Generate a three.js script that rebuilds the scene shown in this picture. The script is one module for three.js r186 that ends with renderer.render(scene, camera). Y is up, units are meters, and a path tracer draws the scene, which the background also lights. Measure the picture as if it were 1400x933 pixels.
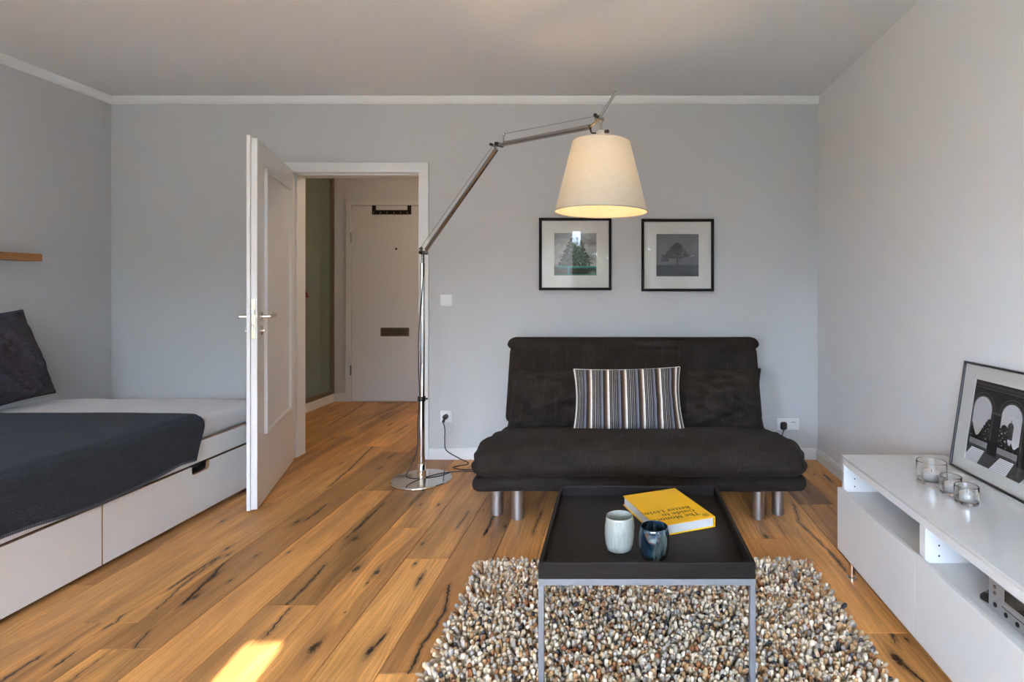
import * as THREE from 'three';
import { RoundedBoxGeometry } from 'three/addons/geometries/RoundedBoxGeometry.js';
import { mergeGeometries } from 'three/addons/utils/BufferGeometryUtils.js';

// ───────────────────────── camera, sky, sun, exposure ─────────────────────────
const scene = new THREE.Scene();
const lin3 = (r, g, b) => new THREE.Color().setRGB(r, g, b);
const FOCAL = 760, EYE = 1.175;                       // focal length in pixels of a 1400 x 933 frame
const camera = new THREE.PerspectiveCamera(2 * Math.atan(466.5 / FOCAL) * 180 / Math.PI, 1400 / 933, 0.05, 200);
camera.position.set(0, EYE, 0);
camera.lookAt(0, EYE, -1);
camera.setViewOffset(1400, 933, 700 - 841, 466.5 - 396, 1400, 933);   // shift lens

const renderer = new THREE.WebGLRenderer({ antialias: true });
renderer.toneMapping = THREE.LinearToneMapping;
renderer.toneMappingExposure = 2.15;
renderer.shadowMap.enabled = true;

const SUN = new THREE.Vector3(0.104, 0.483, 1.0).normalize();
scene.background = lin3(0.765, 0.94, 1.235);           // bright hazy sky, even all round
scene.backgroundIntensity = 20;

const sun = new THREE.DirectionalLight(new THREE.Color().setRGB(1, 0.98, 0.95), 17);
sun.position.copy(SUN).multiplyScalar(12);
sun.target.position.set(0, 0, 0);
sun.castShadow = true;
sun.shadow.radius = 0.6;
Object.assign(sun.shadow.camera, { left: -7, right: 7, top: 7, bottom: -7, near: 0.5, far: 40 });
scene.add(sun, sun.target);

// ───────────────────────── helpers ─────────────────────────
function rng(seed) { let s = seed | 0; return () => { s = (s + 0x6d2b79f5) | 0; let t = Math.imul(s ^ (s >>> 15), 1 | s); t = (t + Math.imul(t ^ (t >>> 7), 61 | t)) ^ t; return ((t ^ (t >>> 14)) >>> 0) / 4294967296; }; }
const lerp = (a, b, t) => a + (b - a) * t, clamp = (x, a = 0, b = 1) => Math.min(b, Math.max(a, x));
const sstep = (a, b, x) => { const t = clamp((x - a) / (b - a)); return t * t * (3 - 2 * t); };
const NT = new Float32Array(65536); { const r = rng(77); for (let i = 0; i < 65536; i++) NT[i] = r(); }
function vnoise(x, y) {                                // value noise, period 256
  const xi = Math.floor(x), yi = Math.floor(y); let fx = x - xi, fy = y - yi; fx = fx * fx * (3 - 2 * fx); fy = fy * fy * (3 - 2 * fy);
  const a = (xi & 255), b = ((xi + 1) & 255), c = (yi & 255) << 8, d = ((yi + 1) & 255) << 8;
  return (NT[a + c] * (1 - fx) + NT[b + c] * fx) * (1 - fy) + (NT[a + d] * (1 - fx) + NT[b + d] * fx) * fy;
}
const fbm = (x, y, n = 4) => { let s = 0, a = 0.5, t = 0; for (let i = 0; i < n; i++) { s += a * vnoise(x, y); t += a; x = x * 2 + 17.3; y = y * 2 + 9.1; a *= 0.5; } return s / t; };

function tex(w, h, fn, srgb = true) {                  // fn(x, y) -> [r, g, b] 0..255
  const d = new Uint8Array(w * h * 4);
  for (let y = 0; y < h; y++) for (let x = 0; x < w; x++) { const c = fn(x, y), o = (y * w + x) * 4; d[o] = c[0]; d[o + 1] = c[1]; d[o + 2] = c[2]; d[o + 3] = 255; }
  const t = new THREE.DataTexture(d, w, h); t.magFilter = THREE.LinearFilter; t.wrapS = t.wrapT = THREE.RepeatWrapping;
  if (srgb) t.colorSpace = THREE.SRGBColorSpace; t.needsUpdate = true; return t;
}
function canvasTex(w, h, draw) {
  const c = document.createElement('canvas'); c.width = w; c.height = h; draw(c.getContext('2d'), w, h);
  const t = new THREE.CanvasTexture(c); t.colorSpace = THREE.SRGBColorSpace; t.magFilter = THREE.LinearFilter; return t;
}
const rep = (t, u, v = u) => { const c = t.clone(); c.repeat.set(u, v); c.needsUpdate = true; return c; };
const std = (o) => new THREE.MeshStandardMaterial(o);
const phy = (o) => new THREE.MeshPhysicalMaterial(o);
const lin = (r, g, b) => new THREE.Color().setRGB(r, g, b);

function uvm(g) {                                      // uv in metres from the dominant axis of each face
  const p = g.attributes.position, n = g.attributes.normal, uv = new Float32Array(p.count * 2);
  for (let i = 0; i < p.count; i++) {
    const ax = Math.abs(n.getX(i)), ay = Math.abs(n.getY(i)), az = Math.abs(n.getZ(i)), x = p.getX(i), y = p.getY(i), z = p.getZ(i);
    if (ax >= ay && ax >= az) { uv[2 * i] = z; uv[2 * i + 1] = y; } else if (ay >= az) { uv[2 * i] = x; uv[2 * i + 1] = z; } else { uv[2 * i] = x; uv[2 * i + 1] = y; }
  }
  g.setAttribute('uv', new THREE.BufferAttribute(uv, 2)); return g;
}
const bx = (x0, x1, y0, y1, z0, z1) => uvm(new THREE.BoxGeometry(x1 - x0, y1 - y0, z1 - z0).translate((x0 + x1) / 2, (y0 + y1) / 2, (z0 + z1) / 2));
const rbx = (x0, x1, y0, y1, z0, z1, r = 0.002, s = 2) => uvm(new RoundedBoxGeometry(x1 - x0, y1 - y0, z1 - z0, s, r).translate((x0 + x1) / 2, (y0 + y1) / 2, (z0 + z1) / 2));
const cyl = (r0, r1, y0, y1, x = 0, z = 0, n = 32) => new THREE.CylinderGeometry(r1, r0, y1 - y0, n).translate(x, (y0 + y1) / 2, z);
function rod(a, b, r, n = 16, r2 = r) {                // cylinder between two points
  const A = new THREE.Vector3(...a), B = new THREE.Vector3(...b), d = B.clone().sub(A);
  const g = new THREE.CylinderGeometry(r2, r, d.length(), n);
  g.applyQuaternion(new THREE.Quaternion().setFromUnitVectors(new THREE.Vector3(0, 1, 0), d.normalize()));
  return g.translate((A.x + B.x) / 2, (A.y + B.y) / 2, (A.z + B.z) / 2);
}
const tube = (pts, r, n = 80, m = 10) => new THREE.TubeGeometry(new THREE.CatmullRomCurve3(pts.map((p) => new THREE.Vector3(...p))), n, r, m);
const lathe = (pts, n = 48) => new THREE.LatheGeometry(pts.map((p) => new THREE.Vector2(p[0], p[1])), n);
function join(gs) {
  gs = gs.map((g) => { const h = g.index ? g.toNonIndexed() : g.clone(); if (!h.attributes.uv) uvm(h); for (const k of Object.keys(h.attributes)) if (!['position', 'normal', 'uv'].includes(k)) h.deleteAttribute(k); h.clearGroups(); return h; });
  return mergeGeometries(gs);
}
function smooth(g) {                                   // normals averaged over vertices at one position
  g.computeVertexNormals();
  const p = g.attributes.position, n = g.attributes.normal, m = new Map();
  const key = (i) => Math.round(p.getX(i) * 2e4) + '_' + Math.round(p.getY(i) * 2e4) + '_' + Math.round(p.getZ(i) * 2e4);
  for (let i = 0; i < p.count; i++) { const k = key(i), v = m.get(k) || [0, 0, 0]; v[0] += n.getX(i); v[1] += n.getY(i); v[2] += n.getZ(i); m.set(k, v); }
  for (let i = 0; i < p.count; i++) { const v = m.get(key(i)), l = Math.hypot(...v) || 1; n.setXYZ(i, v[0] / l, v[1] / l, v[2] / l); }
  return g;
}
function obj(name, g, m, parent = scene) {
  const o = new THREE.Mesh(Array.isArray(g) ? join(g) : g, m); o.name = name; o.castShadow = o.receiveShadow = true; parent.add(o); return o;
}
const used = new Map();
function numbered(name) { const k = used.get(name) || 0; used.set(name, k + 1); return k ? name + '_' + String(k).padStart(3, '0') : name; }
function tag(o, label, category, group) { o.userData = { label, category }; if (group) o.userData.group = group; return o; }
function thing(name, label, category, [x, y, z] = [0, 0, 0], turn = 0, group) {
  const o = new THREE.Group(); o.name = numbered(name); o.position.set(x, y, z); o.rotation.y = turn; scene.add(o); return tag(o, label, category, group);
}
function struct(name, g, m, label) { const o = g ? obj(name, g, m) : new THREE.Group(); o.name = name; if (!g) scene.add(o); o.userData = { kind: 'structure', label: label || undefined }; if (!label) delete o.userData.label; return o; }
// rounded soft block: every face a grid, corners rounded by radius r, then moved by warp(v)
function softBox(w, h, d, r, nx, ny, nz, warp) {
  const g = new THREE.BoxGeometry(w, h, d, nx, ny, nz), p = g.attributes.position, v = new THREE.Vector3(), c = new THREE.Vector3();
  uvm(g);
  for (let i = 0; i < p.count; i++) {
    v.fromBufferAttribute(p, i);
    c.set(clamp(v.x, -w / 2 + r, w / 2 - r), clamp(v.y, -h / 2 + r, h / 2 - r), clamp(v.z, -d / 2 + r, d / 2 - r));
    const e = v.clone().sub(c), l = e.length();
    if (l > 1e-9) { const m = Math.max(Math.abs(e.x), Math.abs(e.y), Math.abs(e.z)); v.copy(c).addScaledVector(e, (r * m / r) / l); }
    if (warp) warp(v);
    p.setXYZ(i, v.x, v.y, v.z);
  }
  return smooth(g);
}
// scatter cushion lying in the xy plane, pinched edges and pointed corners
function cushion(w, h, t, seed, { wrinkle = 0.006, pinch = 0.035, n = 44, sag = 0 } = {}) {
  const gs = [], r = rng(seed), o1 = r() * 90, o2 = r() * 90;
  for (const side of [1, -1]) {
    const g = new THREE.PlaneGeometry(w, h, n, n), p = g.attributes.position;
    for (let i = 0; i < p.count; i++) {
      const u = p.getX(i) / (w / 2), v = p.getY(i) / (h / 2);
      const x = u * w / 2 * (1 - pinch * (1 - v * v) * Math.pow(Math.abs(u), 3)), y = v * h / 2 * (1 - pinch * (1 - u * u) * Math.pow(Math.abs(v), 3)) - sag * (1 - v * v) * 0.1;
      const e = Math.pow(Math.max(0, (1 - Math.pow(Math.abs(u), 2.6)) * (1 - Math.pow(Math.abs(v), 2.6))), 0.55);
      const near = 1 - Math.min(1, 4 * Math.min(1 - Math.abs(u), 1 - Math.abs(v)));
      let z = side * t / 2 * e;
      const wr = (fbm(u * 2.2 + o1, v * 2.2 + o2, 3) - 0.5) * wrinkle * 2.2 + (vnoise(u * 9 + v * 4 + o2, v * 3 - u * 2 + o1) - 0.5) * wrinkle * (0.7 + near);
      z += wr * Math.min(1, e * 1.6) * side;
      p.setXYZ(i, x, y, z);
    }
    if (side < 0) { const ix = g.index.array; for (let k = 0; k < ix.length; k += 3) { const q = ix[k]; ix[k] = ix[k + 1]; ix[k + 1] = q; } }
    const uv = g.attributes.uv; for (let i = 0; i < uv.count; i++) uv.setXY(i, uv.getX(i) * w, uv.getY(i) * h);
    gs.push(g.toNonIndexed());
  }
  return smooth(mergeGeometries(gs));
}
// outline of that cushion, for piping
function cushionEdge(w, h, pinch, r) {
  const pts = [], N = 24;
  const put = (u, v) => pts.push([u * w / 2 * (1 - pinch * (1 - v * v) * Math.pow(Math.abs(u), 3)), v * h / 2 * (1 - pinch * (1 - u * u) * Math.pow(Math.abs(v), 3)), 0]);
  for (let i = 0; i < N; i++) put(-1 + 2 * i / N, -1); for (let i = 0; i < N; i++) put(1, -1 + 2 * i / N);
  for (let i = 0; i < N; i++) put(1 - 2 * i / N, 1); for (let i = 0; i < N; i++) put(-1, 1 - 2 * i / N);
  return new THREE.TubeGeometry(new THREE.CatmullRomCurve3(pts.map((p) => new THREE.Vector3(...p)), true), 220, r, 6, true);
}

// ───────────────────────── materials ─────────────────────────
const plaster = tex(512, 512, (x, y) => { const v = 255 * (0.55 * fbm(x / 4, y / 4, 3) + 0.45 * vnoise(x / 2, y / 2)); return [v, v, v]; }, false);
const plasterB = rep(plaster, 2.6);
const wallGrey = std({ color: lin(0.585, 0.58, 0.575), roughness: 0.93, bumpMap: plasterB, bumpScale: 0.0009 });
const wallWhite = std({ color: lin(0.82, 0.82, 0.82), roughness: 0.93, bumpMap: plasterB, bumpScale: 0.0009 });
const ceilMat = std({ color: lin(0.77, 0.785, 0.79), roughness: 0.95, bumpMap: plasterB, bumpScale: 0.0006 });
const hallWall = std({ color: lin(0.7, 0.68, 0.66), roughness: 0.93, bumpMap: plasterB, bumpScale: 0.0008 });
const trimWhite = phy({ color: lin(0.82, 0.82, 0.81), roughness: 0.42, clearcoat: 0.15 });
const doorWhite = phy({ color: lin(0.8, 0.79, 0.78), roughness: 0.38, clearcoat: 0.2, clearcoatRoughness: 0.3 });
const chrome = std({ color: lin(0.82, 0.81, 0.79), roughness: 0.09, metalness: 1 });
const steel = std({ color: lin(0.40, 0.39, 0.375), roughness: 0.24, metalness: 1 });
const alu = std({ color: lin(0.5, 0.5, 0.51), roughness: 0.42, metalness: 1 });
const brass = std({ color: lin(0.55, 0.46, 0.3), roughness: 0.35, metalness: 1 });
const blackPlastic = std({ color: lin(0.012, 0.012, 0.013), roughness: 0.42 });
const whitePlastic = phy({ color: lin(0.83, 0.83, 0.82), roughness: 0.3 });
const darkHole = std({ color: lin(0.01, 0.01, 0.01), roughness: 0.9 });

const weave = tex(256, 256, (x, y) => { const a = Math.sin(x * Math.PI / 4), b = Math.sin(y * Math.PI / 4); const v = 128 + 60 * (((x >> 3) + (y >> 3)) & 1 ? a * a : b * b) + 60 * (vnoise(x / 2, y / 9) - 0.5) + 60 * (vnoise(x / 9, y / 2) - 0.5); return [v, v, v]; }, false);
const weaveB = rep(weave, 14);
const sofaTex = tex(1024, 1024, (x, y) => {
  const v = fbm(x / 128, y / 128, 4) - 0.5, f = vnoise(x / 1.5, y / 12) * 0.5 + vnoise(x / 12, y / 1.5) * 0.5 - 0.5, slub = Math.pow(vnoise(x / 7, y / 128), 6) * 14;
  const k = 1 + v * 0.5 + f * 0.45; return [clamp(43 * k + slub, 0, 255), clamp(37 * k + slub, 0, 255), clamp(33.5 * k + slub, 0, 255)];
});
const sofaFab = phy({ map: rep(sofaTex, 1.4), roughness: 0.95, bumpMap: weaveB, bumpScale: 0.0008, specularIntensity: 0.4, sheen: 0.1, sheenRoughness: 0.6, sheenColor: lin(0.35, 0.33, 0.32) });
const sofaPad = phy({ map: rep(sofaTex, 2), color: lin(0.8, 0.8, 0.82), roughness: 0.9, bumpMap: weaveB, bumpScale: 0.0005, specularIntensity: 0.5, sheen: 0.12, sheenRoughness: 0.5, sheenColor: lin(0.4, 0.4, 0.42) });

// ───────────────────────── floor: oak planks ─────────────────────────
const XL = -3.489, XR = 1.4025, ZB = -3.85, ZR = 2.6, H = 2.507, WALL = 0.13, ZH = -5.84, HXL = -3.62, HXR = -0.25, HH = 2.46;
const PITCH = 0.192, X0 = -1.30;
// marks read off the photograph, as floor points [X, depth]
const px2 = (px, py) => { const s = (py - 396) / EYE; return [(px - 841) / s, FOCAL / s]; };
const KNOTS = [[487, 778, 1.1], [515, 783, 1.0], [430, 885, 1.3], [406, 714, 1.0], [485, 737, 1.3], [502, 708, 0.7], [292, 788, 0.9], [1047, 734, 0.9], [267, 816, 0.8], [311, 750, 0.6], [574, 792, 0.6], [1226, 901, 1.2], [520, 640, 0.7], [690, 720, 0.7], [560, 590, 0.6], [600, 690, 0.6], [350, 760, 0.5], [505, 890, 0.8], [455, 610, 0.6]]
  .map(([x, y, k]) => [...px2(x, y), k]);
const CRACKS = [
  [[614, 801], [608, 835], [592, 862], [578, 880], [567, 905], [559, 919]], [[442, 774], [428, 792], [412, 808], [393, 826]], [[523, 690], [500, 712], [488, 724]],
  [[1091, 714], [1101, 723], [1119, 740], [1138, 759], [1151, 775]], [[1200, 850], [1220, 869], [1224, 880]], [[1226, 901], [1240, 914], [1261, 931]], [[1085, 690], [1092, 712]],
  [[78, 910], [94, 898]], [[157, 852], [166, 843]], [[330, 744], [286, 792], [250, 826]], [[201, 866], [185, 885]], [[578, 786], [570, 800]], [[395, 833], [365, 868]], [[527, 868], [505, 893]],
  [[300, 762], [250, 800], [215, 832]], [[585, 665], [560, 690]], [[640, 700], [625, 722]], [[520, 600], [480, 640], [450, 665]], [[740, 700], [728, 730]],
].map((c) => c.map(([x, y]) => px2(x, y)));
const JOINTS = { '-2': [1.815], '-1': [3.247, 1.1], 0: [2.07], 1: [2.74], 2: [2.427], 3: [1.70, 3.45], 12: [3.04], 5: [3.0], 10: [2.62], 11: [1.9] };
const planks = [];
{
  const r = rng(5);
  for (let k = -13; k <= 14; k++) {
    const xa = X0 + k * PITCH, xb = xa + PITCH;
    const given = JOINTS[k] || [0.4 + r() * 2.0], js = new Set();
    const a = given[0]; for (let d = a - 8.8; d < 8; d += 2.2) if (d > -2.6 && d < 5.84) js.add(d); given.forEach((d) => js.add(d));
    const cuts = [...js].sort((p, q) => p - q).filter((d, i, l) => !i || d - l[i - 1] > 0.3);
    const ends = [-2.6, ...cuts, 5.84].filter((d, i, l) => !i || d - l[i - 1] > 0.02);
    for (let i = 0; i + 1 < ends.length; i++) {
      let d0 = ends[i], d1 = ends[i + 1], x0 = xa, x1 = xb;
      x0 = Math.max(x0, d1 > 3.9 ? HXL : XL); x1 = Math.min(x1, XR);
      if (x1 - x0 < 0.01) continue;
      if ((x0 + x1) / 2 > HXR) d1 = Math.min(d1, 3.86); else if (x0 < XL - 0.001) d0 = Math.max(d0, 3.99);
      if (d1 - d0 < 0.05) continue;
      planks.push({ k, d0, d1, x0, x1, xa });
    }
  }
}
const visible = planks.filter((p) => p.d1 > 1.62 && p.d0 < 3.9 && p.x1 > -2.3 && p.x0 < 1.4);
const ROWS = 16, PPM = 128 / PITCH, ATL = 3;
const rows = [];
visible.slice(0, ROWS * ATL).forEach((p, i) => { p.row = i; rows.push(p); });
while (rows.length < ROWS * ATL) rows.push({ d0: 0, d1: 2.2, k: 99 });
{ const r = rng(31); for (const p of planks) if (p.row === undefined) { p.row = Math.floor(r() * ROWS * ATL); p.shift = r() * 0.6; } }
const DARK = new Set(['-2:1.8', '0:2.1', '-1:3.2', '3:1.7', '12:3.0']);
const floorMats = [];
for (let a = 0; a < ATL; a++) {
  const W = 2048, Hh = 2048, d = new Uint8Array(W * Hh * 4);
  for (let rI = 0; rI < ROWS; rI++) {
    const p = rows[a * ROWS + rI], r = rng(1000 + a * 16 + rI), seed = r() * 200;
    const dark = DARK.has(p.k + ':' + p.d0.toFixed(1)) ? 0.84 : 0.92 + r() * 0.17, hue = r() - 0.5, band = r() * 0.16, cath = r() < 0.45, centre = 0.3 + r() * 0.4;
    const kn = p.xa === undefined ? [] : KNOTS.filter(([x, q]) => x > p.xa && x < p.xa + PITCH && q > p.d0 && q < p.d1).map(([x, q, s]) => [(q - p.d0) * PPM, (x - p.xa) * PPM, s]);
    for (let n = 0; n < 3; n++) if (r() < 0.75) kn.push([r() * W, 14 + r() * 100, 0.2 + r() * 0.35]);
    const cr = p.xa === undefined ? [] : CRACKS.filter((c) => { const [x, q] = c[c.length >> 1]; return x > p.xa && x < p.xa + PITCH && q > p.d0 && q < p.d1; }).map((c) => c.map(([x, q]) => [(q - p.d0) * PPM, (x - p.xa) * PPM]));
    for (let n = 0; n < 4; n++) { const u = r() * W, v = 12 + r() * 104, L = 25 + r() * 150; if (r() < 0.35) cr.push([[u, v], [u + L * 0.5, v + (r() - 0.5) * 5], [u + L, v + (r() - 0.5) * 9]]); }
    const crW = cr.map((c, i) => ({ c, w: 0.9 + r() * 1.6, lo: Math.min(...c.map((q) => q[0])) - 30, hi: Math.max(...c.map((q) => q[0])) + 30 }));
    for (let x = 0; x < W; x++) {
      const near = kn.filter((q) => Math.abs(q[0] - x) < 130 * q[2] + 50), cl = crW.filter((c) => x > c.lo && x < c.hi);
      for (let y = 0; y < 128; y++) {
        let warp = 0, kd = 0, halo = 0;
        for (const [ku, kv, s] of near) {
          const du = (x - ku) / (s * 42), dv = (y - kv) / (s * 13), q = du * du + dv * dv;
          warp += Math.sign(y - kv || 1) * 15 * s * Math.exp(-q * 0.5);
          const cu = (x - ku) / (s * 15), cv = (y - kv) / (s * 7.5), cq = Math.sqrt(cu * cu + cv * cv) + (vnoise(x / 5 + seed, y / 4) - 0.5) * 0.9;
          kd = Math.max(kd, 1 - sstep(0.35, 1.25, cq)); halo = Math.max(halo, Math.exp(-q * 0.9) * 0.6);
        }
        const yy = y - warp + (vnoise(x / 190 + seed, y / 60) - 0.5) * 26 + (vnoise(x / 60 + seed, y / 30) - 0.5) * 6;
        let g = cath ? Math.pow(Math.abs((yy - centre * 128) / 64) + 0.02, 0.6) * 9 + (x - 900) * (x - 900) / 9e5 : yy / 7.5;
        const ring = vnoise(g * 2.2 + seed, seed) * 0.6 + vnoise(g * 5.1, seed + 3 + x / 500) * 0.4;
        const fine = vnoise(x / 55 + seed, yy * 0.9) - 0.5, pore = vnoise(x / 16 + seed * 3, y * 1.1 + 40);
        const blotch = fbm(x / 260 + seed, y / 70 + seed, 3) - 0.5;
        let L = dark * (1 + (ring - 0.5) * 0.20 + fine * 0.15 + blotch * 0.34) - (pore > 0.8 ? (pore - 0.8) * 0.55 : 0) - band * sstep(0.45, 0.75, vnoise(x / 500 + seed, yy / 26 + 7));
        L *= 1 - 0.42 * halo;
        let crack = 0;
        for (const { c, w } of cl) for (let i = 0; i + 1 < c.length; i++) {
          const [ax, ay] = c[i], [qx, qy] = c[i + 1], vx = qx - ax, vy = qy - ay, t = clamp(((x - ax) * vx + (y - ay) * vy) / (vx * vx + vy * vy + 1e-6));
          const dd = Math.abs(y - ay - t * vy + (vnoise(x / 9 + seed, i) - 0.5) * 4) + Math.abs(x - ax - t * vx) * 0.25, ww = w * (0.4 + 1.3 * vnoise(x / 14, seed + i));
          crack = Math.max(crack, 1 - sstep(ww * 0.5, ww * 1.5, dd)); L *= 1 - 0.16 * (1 - sstep(3, 13, dd));
        }
        const sat = 1 + hue * 0.12 + (0.9 - L) * 0.25;
        let R = 208 * L, G = 147 * L * (1 - 0.05 * (sat - 1) * 4), B = 83 * L * (1 - 0.25 * (sat - 1));
        const kk = Math.max(kd * 0.86, crack * 0.95);
        R = lerp(R, 34, kk); G = lerp(G, 21, kk); B = lerp(B, 13, kk);
        const o = ((rI * 128 + y) * W + x) * 4;
        d[o] = clamp(R, 0, 255); d[o + 1] = clamp(G, 0, 255); d[o + 2] = clamp(B, 0, 255); d[o + 3] = 255;
      }
    }
  }
  const t = new THREE.DataTexture(d, W, Hh); t.magFilter = THREE.LinearFilter; t.colorSpace = THREE.SRGBColorSpace; t.needsUpdate = true;
  floorMats.push(std({ map: t, bumpMap: t, bumpScale: 0.0012, roughness: 0.46 }));
}
function plankGeo(p) {
  const g0 = 0.0007, b = 0.0016, t = 0.014, x0 = p.x0 + g0, x1 = p.x1 - g0, d0 = p.d0 + g0, d1 = p.d1 - g0, pos = [], uv = [], row = p.row % ROWS, sh = p.shift || 0;
  const U = (x, d) => { const u = clamp((d - p.d0 + sh) * PPM / 2048, 0.001, 0.999), v = (row * 128 + clamp((x - p.xa) * PPM, 1.5, 126.5)) / 2048; return [u, v]; };
  const quad = (...c) => { for (const i of [0, 1, 2, 0, 2, 3]) { const [x, y, d] = c[i]; pos.push(x, y, -d); uv.push(...U(x, d)); } };
  const A = [x0 + b, 0, d0 + b], B = [x1 - b, 0, d0 + b], C = [x1 - b, 0, d1 - b], D = [x0 + b, 0, d1 - b];
  const E = [x0, -b, d0], F = [x1, -b, d0], G = [x1, -b, d1], I = [x0, -b, d1], e = [x0, -t, d0], f = [x1, -t, d0], g = [x1, -t, d1], h = [x0, -t, d1];
  quad(A, B, C, D); quad(E, F, B, A); quad(F, G, C, B); quad(G, I, D, C); quad(I, E, A, D);
  quad(e, f, F, E); quad(f, g, G, F); quad(g, h, I, G); quad(h, e, E, I);
  const o = new THREE.BufferGeometry();
  o.setAttribute('position', new THREE.Float32BufferAttribute(pos, 3)); o.setAttribute('uv', new THREE.Float32BufferAttribute(uv, 2)); o.computeVertexNormals(); return o;
}
const floor = struct('floor', [bx(XL - 0.1, XR + 0.1, -0.12, -0.014, ZB - 0.02, ZR + 0.3), bx(HXL - 0.1, HXR + 0.1, -0.12, -0.014, ZH - 0.1, ZB - 0.02)], std({ color: lin(0.05, 0.035, 0.02), roughness: 0.9 }), 'rustic oak plank floor running from the room into the hallway');
for (const p of planks) obj('plank', plankGeo(p), floorMats[Math.floor(p.row / ROWS)], floor);

// ───────────────────────── room shell ─────────────────────────
const DX0 = -2.235, DX1 = -1.357, DTOP = 1.985;        // clear door opening in the back wall
struct('wall_back', [bx(XL - 0.15, DX0 - 0.02, -0.02, H + 0.1, ZB - WALL, ZB), bx(DX1 + 0.02, XR + 0.15, -0.02, H + 0.1, ZB - WALL, ZB), bx(DX0 - 0.02, DX1 + 0.02, DTOP + 0.02, H + 0.1, ZB - WALL, ZB)], wallGrey, 'grey painted wall behind the sofa');
struct('wall_left', bx(XL - 0.15, XL, -0.02, H + 0.1, ZB, ZR + 0.3), wallGrey, 'grey painted wall beside the bed');
struct('wall_right', bx(XR, XR + 0.15, -0.02, H + 0.1, ZB, ZR + 0.3), wallWhite, 'white painted wall behind the low white bench');
struct('ceiling', bx(XL - 0.15, XR + 0.15, H, H + 0.15, ZB - 0.001, ZR + 0.3), ceilMat, 'plain white ceiling');
// window wall behind the viewer
const WX0 = -2.62, WX1 = 0.72, WY0 = 0.85, WY1 = 2.29;
struct('wall_rear', [bx(XL - 0.15, WX0, -0.02, H + 0.1, ZR, ZR + 0.3), bx(WX1, XR + 0.15, -0.02, H + 0.1, ZR, ZR + 0.3), bx(WX0, WX1, -0.02, WY0, ZR, ZR + 0.3), bx(WX0, WX1, WY1, H + 0.1, ZR, ZR + 0.3)], wallWhite);
{
  const w = struct('window_1', null, null, 'white framed window behind the viewer'), z0 = ZR + 0.16, z1 = ZR + 0.23, f = 0.055;
  obj('window_frame', [bx(WX0, WX0 + f, WY0, WY1, z0, z1), bx(WX1 - f, WX1, WY0, WY1, z0, z1), bx(WX0, WX1, WY0, WY0 + f, z0, z1), bx(WX0, WX1, WY1 - 0.02, WY1, z0, z1), bx(-1.50, -1.40, WY0, WY1, z0, z1)], trimWhite, w);
  const glass = phy({ color: lin(1, 1, 1), transmission: 1, thickness: 0, roughness: 0, ior: 1.45 });
  for (const [a, b] of [[WX0 + f, -1.50], [-1.40, WX1 - f]]) obj('pane', bx(a, b, WY0 + f, WY1 - 0.02, z0 + 0.03, z0 + 0.034), glass, w);
  obj('window_sill', rbx(WX0 - 0.03, WX1 + 0.03, WY0 - 0.03, WY0, ZR - 0.12, z0, 0.006), trimWhite, w);
}
// cornice on the grey walls, baseboards
const cornice = (len) => { const s = new THREE.Shape([[0, 0], [0.012, 0], [0.022, 0.012], [0.03, 0.03], [0.034, 0.044], [0.034, 0.05], [0, 0.05]].map((p) => new THREE.Vector2(...p))); return new THREE.ExtrudeGeometry(s, { depth: len, bevelEnabled: false }); };
struct('trim_1', uvm(cornice(XR - XL).rotateY(-Math.PI / 2).translate(0, H - 0.05, 0).scale(1, 1, 1).translate(XR, 0, ZB)), trimWhite, 'thin white cornice above the grey back wall');
struct('trim_2', uvm(cornice(ZR - ZB).translate(XL, H - 0.05, ZB)), trimWhite, 'thin white cornice above the left wall');
const skirt = (len) => { const s = new THREE.Shape([[0, 0], [0.016, 0], [0.016, 0.055], [0.012, 0.06], [0.012, 0.072], [0.008, 0.078], [0, 0.078]].map((p) => new THREE.Vector2(...p))); return new THREE.ExtrudeGeometry(s, { depth: len, bevelEnabled: false }); };
struct('baseboard_back', [uvm(skirt(XR - (DX1 + 0.07)).rotateY(-Math.PI / 2).translate(XR, 0, ZB)), uvm(skirt(DX0 - 0.07 - XL).rotateY(-Math.PI / 2).translate(DX0 - 0.07, 0, ZB))], trimWhite);
struct('baseboard_right', uvm(skirt(ZR - ZB).rotateY(Math.PI).translate(XR, 0, ZR)), trimWhite);
struct('baseboard_left', uvm(skirt(ZR - ZB).translate(XL, 0, ZB)), trimWhite);

// hallway
struct('wall_hall_end', bx(HXL - 0.15, HXR + 0.15, -0.02, HH + 0.1, ZH - 0.12, ZH), hallWall);
struct('wall_hall_left', bx(HXL - 0.15, HXL, -0.02, HH + 0.1, ZH, ZB - WALL), hallWall);
struct('wall_hall_right', bx(HXR, HXR + 0.15, -0.02, HH + 0.1, ZH, ZB - WALL), hallWall);
struct('ceiling_hall', bx(HXL - 0.15, HXR + 0.15, HH, HH + 0.12, ZH - 0.1, ZB - WALL), ceilMat);
struct('baseboard_hall', bx(-2.95, -2.80, 0, 0.085, ZH, ZH + 0.014), trimWhite);

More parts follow.
